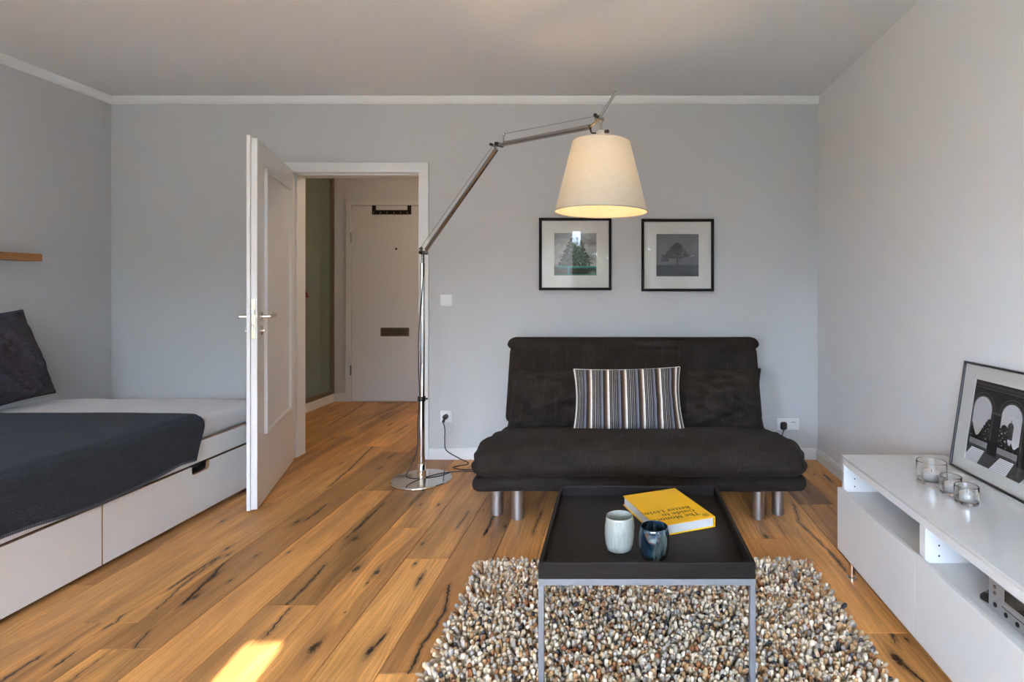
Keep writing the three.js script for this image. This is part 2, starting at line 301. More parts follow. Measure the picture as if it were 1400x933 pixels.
// door frame
{
  const f = struct('trim_3', null, null, 'white door frame around the open doorway'), a = 0.068, zf = ZB + 0.014;
  obj('architrave', rbx(DX0 - a, DX0, 0, DTOP + a, ZB, zf, 0.003), trimWhite, f);
  obj('architrave', rbx(DX1, DX1 + a, 0, DTOP + a, ZB, zf, 0.003), trimWhite, f);
  obj('architrave', rbx(DX0 - a, DX1 + a, DTOP, DTOP + a, ZB, zf + 0.001, 0.003), trimWhite, f);
  obj('jamb', [bx(DX0 - 0.02, DX0 + 0.012, 0, DTOP, ZB - WALL - 0.01, ZB - 0.035), bx(DX0 - 0.02, DX0, 0, DTOP, ZB - 0.035, ZB)], trimWhite, f);
  obj('jamb', [bx(DX1 - 0.012, DX1 + 0.02, 0, DTOP, ZB - WALL - 0.01, ZB - 0.035), bx(DX1, DX1 + 0.02, 0, DTOP, ZB - 0.035, ZB)], trimWhite, f);
  obj('head_jamb', [bx(DX0, DX1, DTOP - 0.012, DTOP + 0.02, ZB - WALL - 0.01, ZB - 0.035), bx(DX0, DX1, DTOP, DTOP + 0.02, ZB - 0.035, ZB)], trimWhite, f);
  obj('architrave', [rbx(DX0 - a, DX0, 0, DTOP + a, ZB - WALL - 0.014, ZB - WALL, 0.003), rbx(DX1, DX1 + a, 0, DTOP + a, ZB - WALL - 0.014, ZB - WALL, 0.003), rbx(DX0, DX1, DTOP, DTOP + a, ZB - WALL - 0.014, ZB - WALL, 0.003)], trimWhite, f);
}
// open door leaf: local x runs from hinge to free edge, +z is the face the camera sees
{
  const hx = -2.185, hz = -3.775, ex = -1.897, ez = -2.947, L = Math.hypot(ex - hx, ez - hz), d = struct('door_1', null, null, 'white panelled door leaf standing open at the bed');
  d.position.set(hx, 0.008, hz); d.rotation.y = -Math.atan2(ez - hz, ex - hx);
  const HL = 1.982;
  obj('door_leaf', [rbx(0, L, 0, HL - 0.012, 0, 0.030, 0.0015), rbx(-0.012, L + 0.012, 0, HL, 0.030, 0.047, 0.002)], doorWhite, d);
  const u0 = 0.138, u1 = 0.775, y0 = 0.365, y1 = 1.845, w = 0.024;
  {
    const a = L - u1, b = L - u0, bar = (x0, x1, ya, yb) => rbx(x0, x1, ya, yb, -0.016, 0.004, 0.005, 3);
    obj('panel_moulding', [bar(a, a + w, y0, y1), bar(b - w, b, y0, y1), bar(a, b, y0, y0 + w), bar(a, b, y1 - w, y1), rbx(a + w, a + w + 0.008, y0 + w, y1 - w, -0.004, 0.004, 0.002), rbx(b - w - 0.008, b - w, y0 + w, y1 - w, -0.004, 0.004, 0.002)], trimWhite, d);
  }
  obj('latch_plate', [rbx(L - 0.0005, L + 0.0025, 0.905, 1.115, 0.008, 0.026, 0.0012)], brass, d);
  obj('latch_bolt', [bx(L, L + 0.012, 1.035, 1.062, 0.011, 0.023), bx(L, L + 0.004, 0.955, 0.985, 0.014, 0.020)], steel, d);
  for (const s of [-1, 1]) {
    const z = s < 0 ? 0 : 0.047, h = obj('door_handle', [rod([L - 0.06, 1.022, z], [L - 0.06, 1.022, z + s * 0.008], 0.026, 28), rod([L - 0.06, 1.022, z], [L - 0.06, 1.022, z + s * 0.05], 0.009, 18),
      tube([[L - 0.06, 1.022, z + s * 0.05], [L - 0.085, 1.023, z + s * 0.054], [L - 0.13, 1.024, z + s * 0.053], [L - 0.175, 1.028, z + s * 0.044], [L - 0.188, 1.029, z + s * 0.036]], 0.0095, 40, 14)], chrome, d);
    h.userData.label = 'chrome lever handle';
    obj('key_rosette', [rod([L - 0.06, 0.945, z], [L - 0.06, 0.945, z + s * 0.008], 0.026, 28), rod([L - 0.06, 0.945, z], [L - 0.06, 0.945, z + s * 0.022], 0.006, 14)], chrome, d);
  }
}
// entrance door of the hallway
{
  const d = struct('door_2', null, null, 'white flat entrance door at the end of the hallway'), x0 = -2.782, x1 = -1.80, z = ZH, top = 2.075, lf = std({ color: lin(0.74, 0.72, 0.70), roughness: 0.45 });
  obj('door_frame', [rbx(x0 - 0.035, x0 + 0.02, 0, top + 0.035, z, z + 0.03, 0.003), rbx(x1 - 0.02, x1 + 0.035, 0, top + 0.035, z, z + 0.03, 0.003), rbx(x0 - 0.035, x1 + 0.035, top - 0.02, top + 0.035, z, z + 0.031, 0.003)], lf, d);
  obj('door_leaf', rbx(x0 + 0.023, x1 - 0.023, 0.006, top - 0.023, z, z + 0.022, 0.003), lf, d);
  obj('threshold', bx(x0, x1, 0, 0.006, z, z + 0.03), brass, d);
  for (const y of [1.72, 0.33]) obj('hinge', [cyl(0.008, 0.008, y - 0.05, y + 0.05, x0 + 0.022, z + 0.036, 14)], steel, d);
  obj('peephole', rod([-2.29, 1.60, z + 0.02], [-2.29, 1.60, z + 0.027], 0.011, 18), std({ color: lin(0.05, 0.04, 0.03), roughness: 0.3, metalness: 1 }), d);
  const s = obj('letter_slot', [rbx(-2.455, -2.155, 0.685, 0.775, z + 0.02, z + 0.026, 0.002)], std({ color: lin(0.30, 0.25, 0.19), roughness: 0.35, metalness: 1 }), d);
  obj('flap', rbx(-2.435, -2.175, 0.703, 0.757, z + 0.025, z + 0.031, 0.002), std({ color: lin(0.26, 0.21, 0.16), roughness: 0.3, metalness: 1 }), s);
}
{
  const c = thing('coat_rack', 'dark metal over-door coat rack with hooks on the hallway door', 'coat rack', [-2.337, 1.972, ZH + 0.024]);
  const m = std({ color: lin(0.028, 0.02, 0.016), roughness: 0.45, metalness: 0.4 }), w = 0.205;
  obj('hook_bar', rbx(-w, w, -0.012, 0.034, 0, 0.006, 0.002), m, c);
  for (const s of [-1, 1]) obj('hanger_strap', [rbx(s * w - (s > 0 ? 0.04 : 0), s * w + (s > 0 ? 0 : 0.04), -0.012, 0.11, 0, 0.005, 0.001)], m, c);
  for (let i = 0; i < 6; i++) { const x = -0.175 + i * 0.07; obj('hook', [tube([[x, 0.012, 0.004], [x, 0.01, 0.03], [x, -0.012, 0.034], [x, -0.02, 0.022]], 0.004, 16, 8)], steel, c); }
}
// wardrobe with frosted glass sliding door
{
  const w = thing('wardrobe', 'tall hallway wardrobe with greenish frosted glass sliding door', 'wardrobe', [-2.93, 0, ZH]);
  const fr = std({ color: lin(0.20, 0.15, 0.10), roughness: 0.45, metalness: 0.6 }), body = std({ color: lin(0.75, 0.74, 0.72), roughness: 0.5 });
  const z0 = 0.02, z1 = 1.80, T = 2.36;                // local z from the end wall towards the room
  obj('carcass', [bx(-0.62, -0.60, 0, T, z0, z1), bx(-0.6, -0.05, 0, T, z0, z0 + 0.02), bx(-0.6, -0.05, 0, T, z1 - 0.02, z1), bx(-0.6, -0.05, T - 0.02, T, z0, z1), bx(-0.6, -0.05, 0.07, 0.09, z0, z1)], body, w);
  obj('plinth', bx(-0.05, -0.01, 0, 0.085, z0, z1), trimWhite, w);
  for (const y of [0.52, 1.02, 1.55, 2.02]) obj('shelf', bx(-0.6, -0.045, y, y + 0.022, z0 + 0.02, z1 - 0.02), body, w);
  const door = new THREE.Group(); door.name = 'sliding_door'; w.add(door);
  const fw = 0.045, D = [[z0 + 0.01, 0.60], [0.58, 1.2], [1.18, z1]];
  D.forEach(([a, b], i) => {
    const o = (i % 2) * -0.02, xx = [-0.035 + o, -0.005 + o];
    obj('door_frame', [rbx(xx[0], xx[1], 0.09, T, a, a + fw, 0.002), rbx(xx[0], xx[1], 0.09, T, b - fw, b, 0.002), rbx(xx[0], xx[1], 0.09, 0.135, a + fw, b - fw, 0.002), rbx(xx[0], xx[1], T - 0.045, T, a + fw, b - fw, 0.002)], fr, door);
    obj('glass_panel', bx(-0.022 + o, -0.016 + o, 0.135, T - 0.045, a + fw, b - fw), phy({ color: lin(0.60, 0.66, 0.56), transmission: 0.78, roughness: 0.14, thickness: 0, ior: 1.5 }), door);
  });
}
{
  const t = thing('leather_tassel', 'small dark red tassel hanging at the wardrobe glass', 'tassel', [-2.938, 1.10, ZH + 0.575]);
  const red = std({ color: lin(0.16, 0.012, 0.014), roughness: 0.6 });
  obj('loop', tube([[0, 0.085, 0], [0.004, 0.06, 0.008], [0.006, 0.04, 0]], 0.006, 20, 8), red, t);
  obj('fringe', lathe([[0.006, 0.05], [0.014, 0.042], [0.018, 0.02], [0.024, 0.0], [0.0, 0.002]], 18).translate(0.012, 0, 0.004), red, t);
}
// hallway ceiling lamp, out of view to the right of the doorway
{
  const l = thing('ceiling_lamp', 'round opal glass ceiling lamp in the hallway', 'lamp', [-0.95, HH, -4.75]);
  obj('lamp_base', cyl(0.13, 0.13, -0.02, 0, 0, 0), trimWhite, l);
  obj('lamp_glass', lathe([[0.0, -0.11], [0.07, -0.10], [0.12, -0.06], [0.13, -0.02]], 32), std({ color: lin(0.8, 0.75, 0.65), emissive: lin(1, 0.72, 0.42), emissiveIntensity: 1.5, roughness: 0.4 }), l);
  const p = new THREE.PointLight(lin(1, 0.76, 0.52), 0.6); p.position.set(-0.95, HH - 0.2, -4.75); p.castShadow = true; p.shadow.radius = 4; scene.add(p);
}

// added pale blue rug, unseen, to keep warm sun bounce off the ceiling
{
  const pile = tex(256, 256, (x, y) => { const k = 0.9 + 0.2 * vnoise(x / 2, y / 2); return [176 * k, 199 * k, 209 * k]; });
  tag(obj('added_rug', rbx(-2.05, 0.8, 0.001, 0.013, -0.30, 2.45, 0.004), std({ map: rep(pile, 3), roughness: 1 })), 'added pale blue rug behind the viewer that cools the sun bounce', 'rug');
}
// curtain at the window behind the viewer; added roller blinds cut the sun
{
  const cloth = phy({ color: lin(0.85, 0.84, 0.82), roughness: 1, transmission: 0.35, thickness: 0, side: THREE.DoubleSide });
  for (const [x0, x1, which] of [[-0.64, 0.78, 'wider added roller blind cutting the sun behind the viewer'], [-2.68, -1.24, 'narrower added roller blind cutting the sun behind the viewer']]) {
    const b = thing('added_blind', which, 'blind', [(x0 + x1) / 2, 0, ZR - 0.03], 0, 'added roller blinds'), h = (x1 - x0) / 2;
    obj('blind_tube', rod([-h, 2.36, 0], [h, 2.36, 0], 0.025), trimWhite, b);
    obj('blind_fabric', bx(-h, h, 1.96, 2.36, 0.010, 0.0115), cloth, b);
    obj('bottom_bar', rbx(-h, h, 1.945, 1.965, 0.004, 0.018, 0.003), trimWhite, b);
  }
  const c = thing('curtain', 'white gathered curtain at the window behind the viewer', 'curtain', [-1.07, 0, ZR - 0.14]);
  const g = new THREE.PlaneGeometry(0.58, 2.34, 90, 6).translate(0.003, 1.20, 0), p = g.attributes.position;
  for (let i = 0; i < p.count; i++) p.setZ(i, 0.03 * Math.sin(p.getX(i) * 75) + 0.01 * Math.sin(p.getX(i) * 31 + p.getY(i)));
  g.computeVertexNormals();
  obj('curtain_fabric', g, cloth, c); obj('curtain_rail', rod([-0.4, 2.38, 0], [0.4, 2.38, 0], 0.012), steel, c);
}

// ───────────────────────── sofa bed ─────────────────────────
const SX = 0.118;
{
  const s = thing('sofa_bed', 'dark brown fabric sofa bed with rolled backrest against the grey wall', 'sofa', [SX, 0, -3.1]);
  const seatTop = (z) => { const d = -z; return lerp(0.435, 0.352, sstep(2.80, 3.50, d)) - 0.02 * sstep(2.80, 2.62, d); };
  // mattress, local z = world z + 3.1
  const mat = softBox(1.625, 0.17, 0.86, 0.075, 84, 12, 44, (v) => {
    const wz = v.z - 3.085, t = (v.y + 0.085) / 0.17, e = Math.abs(v.x) / 0.8125, edge = sstep(0.86, 1, e);
    const top = seatTop(wz) - 0.03 * Math.pow(e, 6) - 0.012 * (fbm(v.x * 2.6 + 4, wz * 3, 3) - 0.5);
    let y = lerp(0.258, top, t);
    y += edge * t * 0.016 * (vnoise(v.x * 3, wz * 26 + 3) - 0.5) * 1.6;
    v.x += Math.sign(v.x) * edge * 0.014 * (vnoise(wz * 24, t * 7 + 3) - 0.5) * 2;
    if (v.z > 0.3) v.z += 0.014 * (fbm(v.x * 3.4 + 9, t * 3, 3) - 0.5) * sstep(0.3, 0.43, v.z) + 0.012 * Math.sin(t * Math.PI) * sstep(0.3, 0.43, v.z);
    v.y = y; v.z += 0.015;
  });
  obj('seat_mattress', mat, sofaFab, s);
  const base = softBox(1.635, 0.078, 0.83, 0.036, 60, 8, 30, (v) => { v.y += 0.2265 + 0.002 * Math.sin(v.x * 9); });
  obj('seat_base', base, sofaPad, s);
  // backrest leaning back, its top edge a soft roll that flares at the ends
  const back = softBox(1.60, 0.53, 0.13, 0.045, 76, 44, 10, (v) => {
    const t = (v.y + 0.265) / 0.53, e = Math.abs(v.x) / 0.8, end = sstep(0.90, 1, e), roll = sstep(0.868, 0.90, t), neck = sstep(0.82, 0.862, t) * (1 - sstep(0.868, 0.895, t));
    v.x *= 1 + 0.012 * (1 - t) + 0.024 * roll - 0.004 * neck;
    v.z = v.z * (1 - neck * (0.10 + 0.2 * end) + 0.06 * roll) - 0.42 - 0.14 * t + (v.z > 0 ? 0.014 * (fbm(v.x * 2 + 3, t * 3, 3) - 0.5) * (1 - e) + 0.004 * (vnoise(v.x * 18, t * 5) - 0.5) * neck : 0);
    v.y = 0.335 + t * 0.525 + 0.004 * (fbm(v.x * 3, 2, 2) - 0.5) * roll;
  });
  obj('backrest', back, sofaFab, s);
  obj('leg_bracket', [bx(-0.78, 0.78, 0.17, 0.19, -0.34, -0.30), bx(-0.78, 0.78, 0.172, 0.19, 0.16, 0.26)], blackPlastic, s);
  for (const [x, z] of [[-0.618, 0.243], [0.618, 0.243], [-0.735, 0.19], [0.735, 0.19], [-0.68, -0.32], [0.68, -0.32]]) {
    const l = obj('leg', [cyl(0.0315, 0.0315, 0.006, 0.19, x, z, 36), cyl(0.029, 0.029, 0, 0.006, x, z, 30)], alu, s); l.userData.label = 'brushed aluminium tube leg';
  }
}
function placeCushion(name, label, g, m, pos, rot, group) {
  const t = thing(name, label, 'cushion', pos, 0, group); t.rotation.set(...rot, 'YXZ'); obj('cover', g, m, t); return t;
}
{
  const a = placeCushion('sofa_cushion', 'dark brown back cushion at the left end of the sofa', cushion(0.755, 0.37, 0.21, 3, { wrinkle: 0.055, pinch: 0.055 }), sofaFab, [SX - 0.378, 0.514, -3.315], [-0.27, 0.03, 0.0], 'dark sofa cushions');
  obj('piping', cushionEdge(0.755, 0.37, 0.055, 0.0035), sofaFab, a);
  const b = placeCushion('sofa_cushion', 'dark brown back cushion at the right end of the sofa', cushion(0.745, 0.37, 0.21, 8, { wrinkle: 0.055, pinch: 0.055 }), sofaFab, [SX + 0.386, 0.516, -3.315], [-0.27, -0.03, 0.005], 'dark sofa cushions');
  obj('piping', cushionEdge(0.745, 0.37, 0.055, 0.0035), sofaFab, b);
}
{
  const stripes = canvasTex(1024, 512, (c, w, h) => {
    const r = rng(12);
    const seq = [[9, '#f3ede0'], [6, '#171518'], [4, '#8c8a8c'], [6, '#141216'], [5, '#a8a29a'], [6, '#141216'], [4, '#8c8a8c'], [6, '#141216'], [4, '#9a948e'], [6, '#141216'], [9, '#5c5c66'], [8, '#7d7d88'], [6, '#171518'], [9, '#3c2b22'], [8, '#6a5040'], [5, '#c8b9a6']];
    let x = 0, i = 0; while (x < w) { const [q, col] = seq[i++ % seq.length]; c.fillStyle = col; c.fillRect(x, 0, q * 1.62 + 0.5, h); x += q * 1.62; }
    const im = c.getImageData(0, 0, w, h); for (let k = 0; k < w * h; k++) { const f = 1 + (vnoise((k % w) / 1.3, Math.floor(k / w) / 3) - 0.5) * 0.28; for (let q = 0; q < 3; q++) im.data[k * 4 + q] = clamp(im.data[k * 4 + q] * f, 0, 255); } c.putImageData(im, 0, 0);
  });
  stripes.wrapS = stripes.wrapT = THREE.RepeatWrapping; stripes.repeat.set(1 / 0.62, 1 / 0.38);
  const m = std({ map: stripes, roughness: 0.92, bumpMap: weaveB, bumpScale: 0.0006 });
  const t = placeCushion('striped_cushion', 'striped black, cream and brown cushion in the middle of the sofa', cushion(0.62, 0.365, 0.17, 21, { wrinkle: 0.022, pinch: 0.06 }), m, [0.072, 0.55, -3.165], [-0.42, 0.0, 0.022]);
  obj('seam', cushionEdge(0.62, 0.365, 0.06, 0.003), std({ color: lin(0.7, 0.66, 0.6), roughness: 0.9 }), t);
}

// ───────────────────────── bed with drawers ─────────────────────────
const BX = -2.145, BZ0 = -3.43, BZ1 = -1.22;
const laminate = phy({ color: lin(0.80, 0.785, 0.765), roughness: 0.4, clearcoat: 0.1 });
const plyTex = tex(128, 64, (x, y) => { const l = (Math.floor(y / 9) & 1) ? 0.78 : 1, n = 0.88 + 0.24 * vnoise(x / 3, y / 2); return [190 * l * n, 150 * l * n, 108 * l * n]; });
const ply = std({ map: rep(plyTex, 8, 30), roughness: 0.7 });
{
  const b = thing('storage_bed', 'low white storage bed with two drawers along the left wall', 'bed', [(XL + BX) / 2, 0, (BZ0 + BZ1) / 2]);
  const ox = -(XL + BX) / 2, oz = -(BZ0 + BZ1) / 2, mv = (g) => g.translate(ox, 0, oz);
  obj('side_rail', [mv(bx(BX - 0.018, BX, 0.285, 0.390, BZ0, BZ1))], laminate, b);
  obj('rail_edge', [mv(bx(BX - 0.018, BX - 0.0005, 0.390, 0.3925, BZ0, BZ1))], ply, b);
  for (const z of [BZ0, BZ1 - 0.018]) obj('end_panel', mv(bx(XL + 0.02, BX - 0.018, 0.03, 0.39, z, z + 0.018)), laminate, b);
  obj('inner_frame', [mv(bx(XL + 0.03, BX - 0.04, 0.03, 0.05, BZ0 + 0.02, BZ1 - 0.02)), mv(bx(XL + 0.03, BX - 0.04, 0.25, 0.30, BZ0 + 0.02, BZ1 - 0.02)), mv(bx(BX - 0.10, BX - 0.04, 0.0, 0.05, BZ0 + 0.04, BZ1 - 0.04))], std({ color: lin(0.03, 0.025, 0.02), roughness: 0.9 }), b);
  const mid = (BZ0 + BZ1) / 2;
  for (const [a, c] of [[BZ0 + 0.003, mid - 0.003], [mid + 0.003, BZ1 - 0.003]]) {
    // shape in (z, y), notch for the hand in the middle of the top edge
    const y0 = 0.022, y1 = 0.274, m = (a + c) / 2, nw = 0.06, nd = 0.043, r = 0.018, sh = new THREE.Shape();
    sh.moveTo(a, y0); sh.lineTo(c, y0); sh.lineTo(c, y1); sh.lineTo(m + nw, y1); sh.lineTo(m + nw, y1 - nd + r); sh.quadraticCurveTo(m + nw, y1 - nd, m + nw - r, y1 - nd); sh.lineTo(m - nw + r, y1 - nd); sh.quadraticCurveTo(m - nw, y1 - nd, m - nw, y1 - nd + r); sh.lineTo(m - nw, y1); sh.lineTo(a, y1); sh.closePath();
    const g = new THREE.ExtrudeGeometry(sh, { depth: 0.018, bevelEnabled: false, curveSegments: 8 }).rotateY(-Math.PI / 2);  // (z, y) plane
    g.translate(BX, 0, 0);
    obj('drawer_front', mv(g), [laminate, ply], b);
  }
}
const sheetB = tex(512, 512, (x, y) => { const v = 255 * (0.7 * fbm(x / 90, y / 40, 4) + 0.3 * vnoise(x / 1.6, y / 1.6)); return [v, v, v]; }, false);
{
  const m = softBox(1.285, 0.135, 2.15, 0.05, 40, 8, 66, (v) => { const e = v.y > 0 ? 1 : 0; v.y += e * (0.010 * (fbm(v.x * 3 + 2, v.z * 2.2, 3) - 0.5) * 2) + e * 0.012 * (1 - Math.pow(Math.abs(v.x) / 0.6425, 4)); v.x += (v.x > 0.6 ? 0.007 * (fbm(v.z * 5, v.y * 12, 3) - 0.5) * 2 : 0); });
  tag(obj('mattress', m.translate(-2.815, 0.435, (BZ0 + BZ1) / 2), std({ color: lin(0.80, 0.80, 0.82), roughness: 0.95, bumpMap: rep(sheetB, 2), bumpScale: 0.004 })), 'white sheeted mattress lying in the storage bed', 'mattress');
}
{
  // wool blanket: over the top, down the front side
  const felt = tex(512, 512, (x, y) => { const n = fbm(x / 60, y / 60, 3) - 0.5, f = vnoise(x / 1.7, y / 1.7) - 0.5, q = vnoise(x / 5, y / 3) - 0.5, k = 1 + n * 0.25 + f * 0.55 + q * 0.3; return [39 * k, 42.5 * k, 49 * k]; });
  const feltB = tex(256, 256, (x, y) => { const v = 255 * (0.6 * vnoise(x / 2, y / 2) + 0.4 * vnoise(x / 7, y / 7)); return [v, v, v]; }, false);
  const wool = phy({ map: rep(felt, 2.2), roughness: 1, bumpMap: rep(feltB, 5), bumpScale: 0.003, sheen: 0.3, sheenRoughness: 0.8, sheenColor: lin(0.2, 0.22, 0.27), side: THREE.DoubleSide });
  const prof = [];                                    // (X, Y) along the cloth
  for (let i = 0; i <= 30; i++) prof.push([lerp(-3.36, -2.215, i / 30), 0.5225]);
  for (let i = 1; i <= 10; i++) { const a = i / 10 * Math.PI / 2; prof.push([-2.215 + 0.085 * Math.sin(a), 0.5225 - 0.072 * (1 - Math.cos(a))]); }
  for (let i = 1; i <= 14; i++) prof.push([-2.13 + 0.002 * i / 14, lerp(0.4505, 0.304, i / 14)]);
  const N = prof.length, M = 90, pos = [], uv = [], idx = [], th = 0.006;
  const P = (i, j) => {
    const [x, y] = prof[i], t = j / M, drop = clamp((i - 34) / (N - 1 - 34)), far = -2.905 + 0.075 * drop + 0.012 * (vnoise(i / 7, 3) - 0.5), z = lerp(far, -1.235, t);
    const wv = drop * (0.010 * Math.sin(z * 6.5 + 1) + 0.012 * (vnoise(z * 5, 8) - 0.5));
    return [x + drop * (0.012 * (vnoise(z * 4, 2) + 0.15)), y + (i < 33 ? 0.006 * (fbm(x * 4, z * 4, 3) - 0.3) : 0) + 0.008 * (1 - Math.pow(Math.abs(x + 2.815) / 0.7, 4)) * (i < 33 ? 1 : 0) + wv - drop * 0.012 * sstep(0.08, 0, t), z];
  };
  for (const k of [0, 1]) for (let i = 0; i < N; i++) for (let j = 0; j <= M; j++) {
    const p = P(i, j), q0 = P(Math.max(0, i - 1), j), q1 = P(Math.min(N - 1, i + 1), j), tx = q1[0] - q0[0], ty = q1[1] - q0[1], l = Math.hypot(tx, ty) || 1;
    pos.push(p[0] - k * th * (-ty / l), p[1] - k * th * (tx / l), p[2]); uv.push(i * 0.03, p[2]);
  }
  const at = (k, i, j) => (k * N + i) * (M + 1) + j, quad = (a, b, c, d) => idx.push(a, b, c, a, c, d);
  for (let i = 0; i + 1 < N; i++) for (let j = 0; j < M; j++) { quad(at(0, i, j), at(0, i, j + 1), at(0, i + 1, j + 1), at(0, i + 1, j)); quad(at(1, i, j), at(1, i + 1, j), at(1, i + 1, j + 1), at(1, i, j + 1)); }
  for (let j = 0; j < M; j++) { quad(at(0, N - 1, j), at(0, N - 1, j + 1), at(1, N - 1, j + 1), at(1, N - 1, j)); quad(at(0, 0, j), at(1, 0, j), at(1, 0, j + 1), at(0, 0, j + 1)); }
  for (let i = 0; i + 1 < N; i++) { quad(at(0, i, 0), at(0, i + 1, 0), at(1, i + 1, 0), at(1, i, 0)); quad(at(0, i, M), at(1, i, M), at(1, i + 1, M), at(0, i + 1, M)); }
  const g = new THREE.BufferGeometry(); g.setAttribute('position', new THREE.Float32BufferAttribute(pos, 3)); g.setAttribute('uv', new THREE.Float32BufferAttribute(uv, 2)); g.setIndex(idx); g.computeVertexNormals();
  const b = thing('blanket', 'dark blue grey wool blanket spread over the bed', 'blanket'); b.position.set(-2.7, 0, -2.1); g.translate(2.7, 0, 2.1);
  obj('blanket_cloth', g, wool, b);
  const st = [];                                      // blanket stitch along the hem
  for (let j = 2; j < M * 3 - 3; j++) { const f = j / 3, j0 = Math.floor(f), a = P(N - 1, j0), c = P(N - 1, Math.min(M, j0 + 1)), t = f - j0, z = lerp(a[2], c[2], t), x = lerp(a[0], c[0], t) + 0.002, y = lerp(a[1], c[1], t); st.push(rod([x, y - 0.001, z], [x + 0.0006, y + 0.012, z + 0.004], 0.0011, 5)); }
  obj('hem_stitching', st, std({ color: lin(0.11, 0.115, 0.13), roughness: 1 }), b).geometry.translate(2.7, 0, 2.1);
}
{
  const vel = tex(256, 256, (x, y) => { const k = 1 + (vnoise(x / 1.6, y / 1.6) - 0.5) * 0.22; return [58 * k, 53 * k, 62 * k]; });
  const crush = tex(512, 512, (x, y) => { const v = 255 * (0.75 * fbm(x / 70, y / 55, 4) + 0.25 * Math.abs(fbm(x / 50 + 9, y / 40, 3) - 0.5) * 2); return [v, v, v]; }, false);
  const m = phy({ map: rep(vel, 4), roughness: 0.85, bumpMap: rep(crush, 2), bumpScale: 0.02, sheen: 0.9, sheenRoughness: 0.35, sheenColor: lin(0.16, 0.15, 0.19) });
  const t = thing('velvet_cushion', 'dark plum velvet cushion leaning on the wall on the bed', 'cushion', [-3.335, 0.797, -2.985]);
  t.rotation.set(-0.30, Math.PI / 2 + 0.10, 0.06, 'YXZ');
  obj('cover', cushion(0.53, 0.51, 0.17, 44, { wrinkle: 0.020, pinch: 0.045 }), m, t); obj('piping', cushionEdge(0.53, 0.51, 0.045, 0.004), std({ color: lin(0.02, 0.018, 0.022), roughness: 0.8 }), t);
}
{
  const g = rbx(XL, XL + 0.11, 1.342, 1.384, -3.28, -2.0, 0.002); const uv = g.attributes.uv; for (let i = 0; i < uv.count; i++) { const a = uv.getX(i), b = uv.getY(i); uv.setXY(i, (a + 3.5) * PPM / 2048, (2 * 128 + 12 + ((b % 0.11) + 0.11) % 0.11 * PPM) / 2048); }
  tag(obj('wall_shelf', g, std({ map: floorMats[0].map, color: lin(0.50, 0.45, 0.42), roughness: 0.55 })), 'narrow oak wall shelf above the bed', 'shelf');
}

// ───────────────────────── coffee table, book, tumblers ─────────────────────────
const TX0 = -0.212, TX1 = 0.388, TZ0 = -2.136, TZ1 = -1.532, TRIM = 0.421, TFL = 0.388;
const ashTex = tex(1024, 512, (x, y) => { const yy = y + 26 * (vnoise(x / 260, y / 90) - 0.5), g = 0.5 * vnoise(x / 260, yy / 4) + 0.35 * vnoise(x / 70, yy / 1.6) + 0.15 * vnoise(x / 30, yy), k = 0.65 + 0.75 * g; return [27 * k, 22.5 * k, 22 * k]; });
const ash = phy({ map: rep(ashTex, 1.6, 1.6), bumpMap: rep(ashTex, 1.6, 1.6), bumpScale: 0.012, roughness: 0.42, specularIntensity: 0.4 });
{
  const t = thing('tray_table', 'low coffee table with black wooden tray on grey steel frame', 'coffee table', [(TX0 + TX1) / 2, 0, (TZ0 + TZ1) / 2]), ox = -(TX0 + TX1) / 2, oz = -(TZ0 + TZ1) / 2, mv = (g) => g.translate(ox, 0, oz);
  const r = 0.012;
  obj('tray_floor', mv(bx(TX0 + r, TX1 - r, TFL - 0.012, TFL, TZ0 + r, TZ1 - r)), ash, t);
  obj('tray_rim', mv(rbx(TX0, TX1, 0.376, TRIM, TZ1 - r, TZ1, 0.0025)), ash, t);
  obj('tray_rim', mv(rbx(TX0, TX1, 0.376, TRIM, TZ0, TZ0 + r, 0.0025)), ash, t);
  obj('tray_rim', mv(rbx(TX0, TX0 + r, 0.376, TRIM, TZ0 + r, TZ1 - r, 0.0025)), ash, t);
  obj('tray_rim', mv(rbx(TX1 - r, TX1, 0.376, TRIM, TZ0 + r, TZ1 - r, 0.0025)), ash, t);
  const grey = std({ color: lin(0.21, 0.215, 0.235), roughness: 0.45, metalness: 0.3 }), q = 0.016, yb = 0.010;
  obj('frame', [mv(rbx(TX0, TX1, 0.358, 0.3755, TZ1 - q, TZ1, 0.002)), mv(rbx(TX0, TX1, 0.358, 0.3755, TZ0, TZ0 + q, 0.002)), mv(rbx(TX0, TX0 + q, 0.358, 0.3755, TZ0 + q, TZ1 - q, 0.002)), mv(rbx(TX1 - q, TX1, 0.358, 0.3755, TZ0 + q, TZ1 - q, 0.002))], grey, t);
  for (const x of [TX0, TX1 - q]) for (const z of [TZ0, TZ1 - q]) obj('leg', mv(rbx(x, x + q, yb, 0.3585, z, z + q, 0.002)), grey, t);
  obj('floor_bar', [mv(rbx(TX0, TX1, yb, yb + q, TZ0, TZ0 + q, 0.002))], grey, t);
}
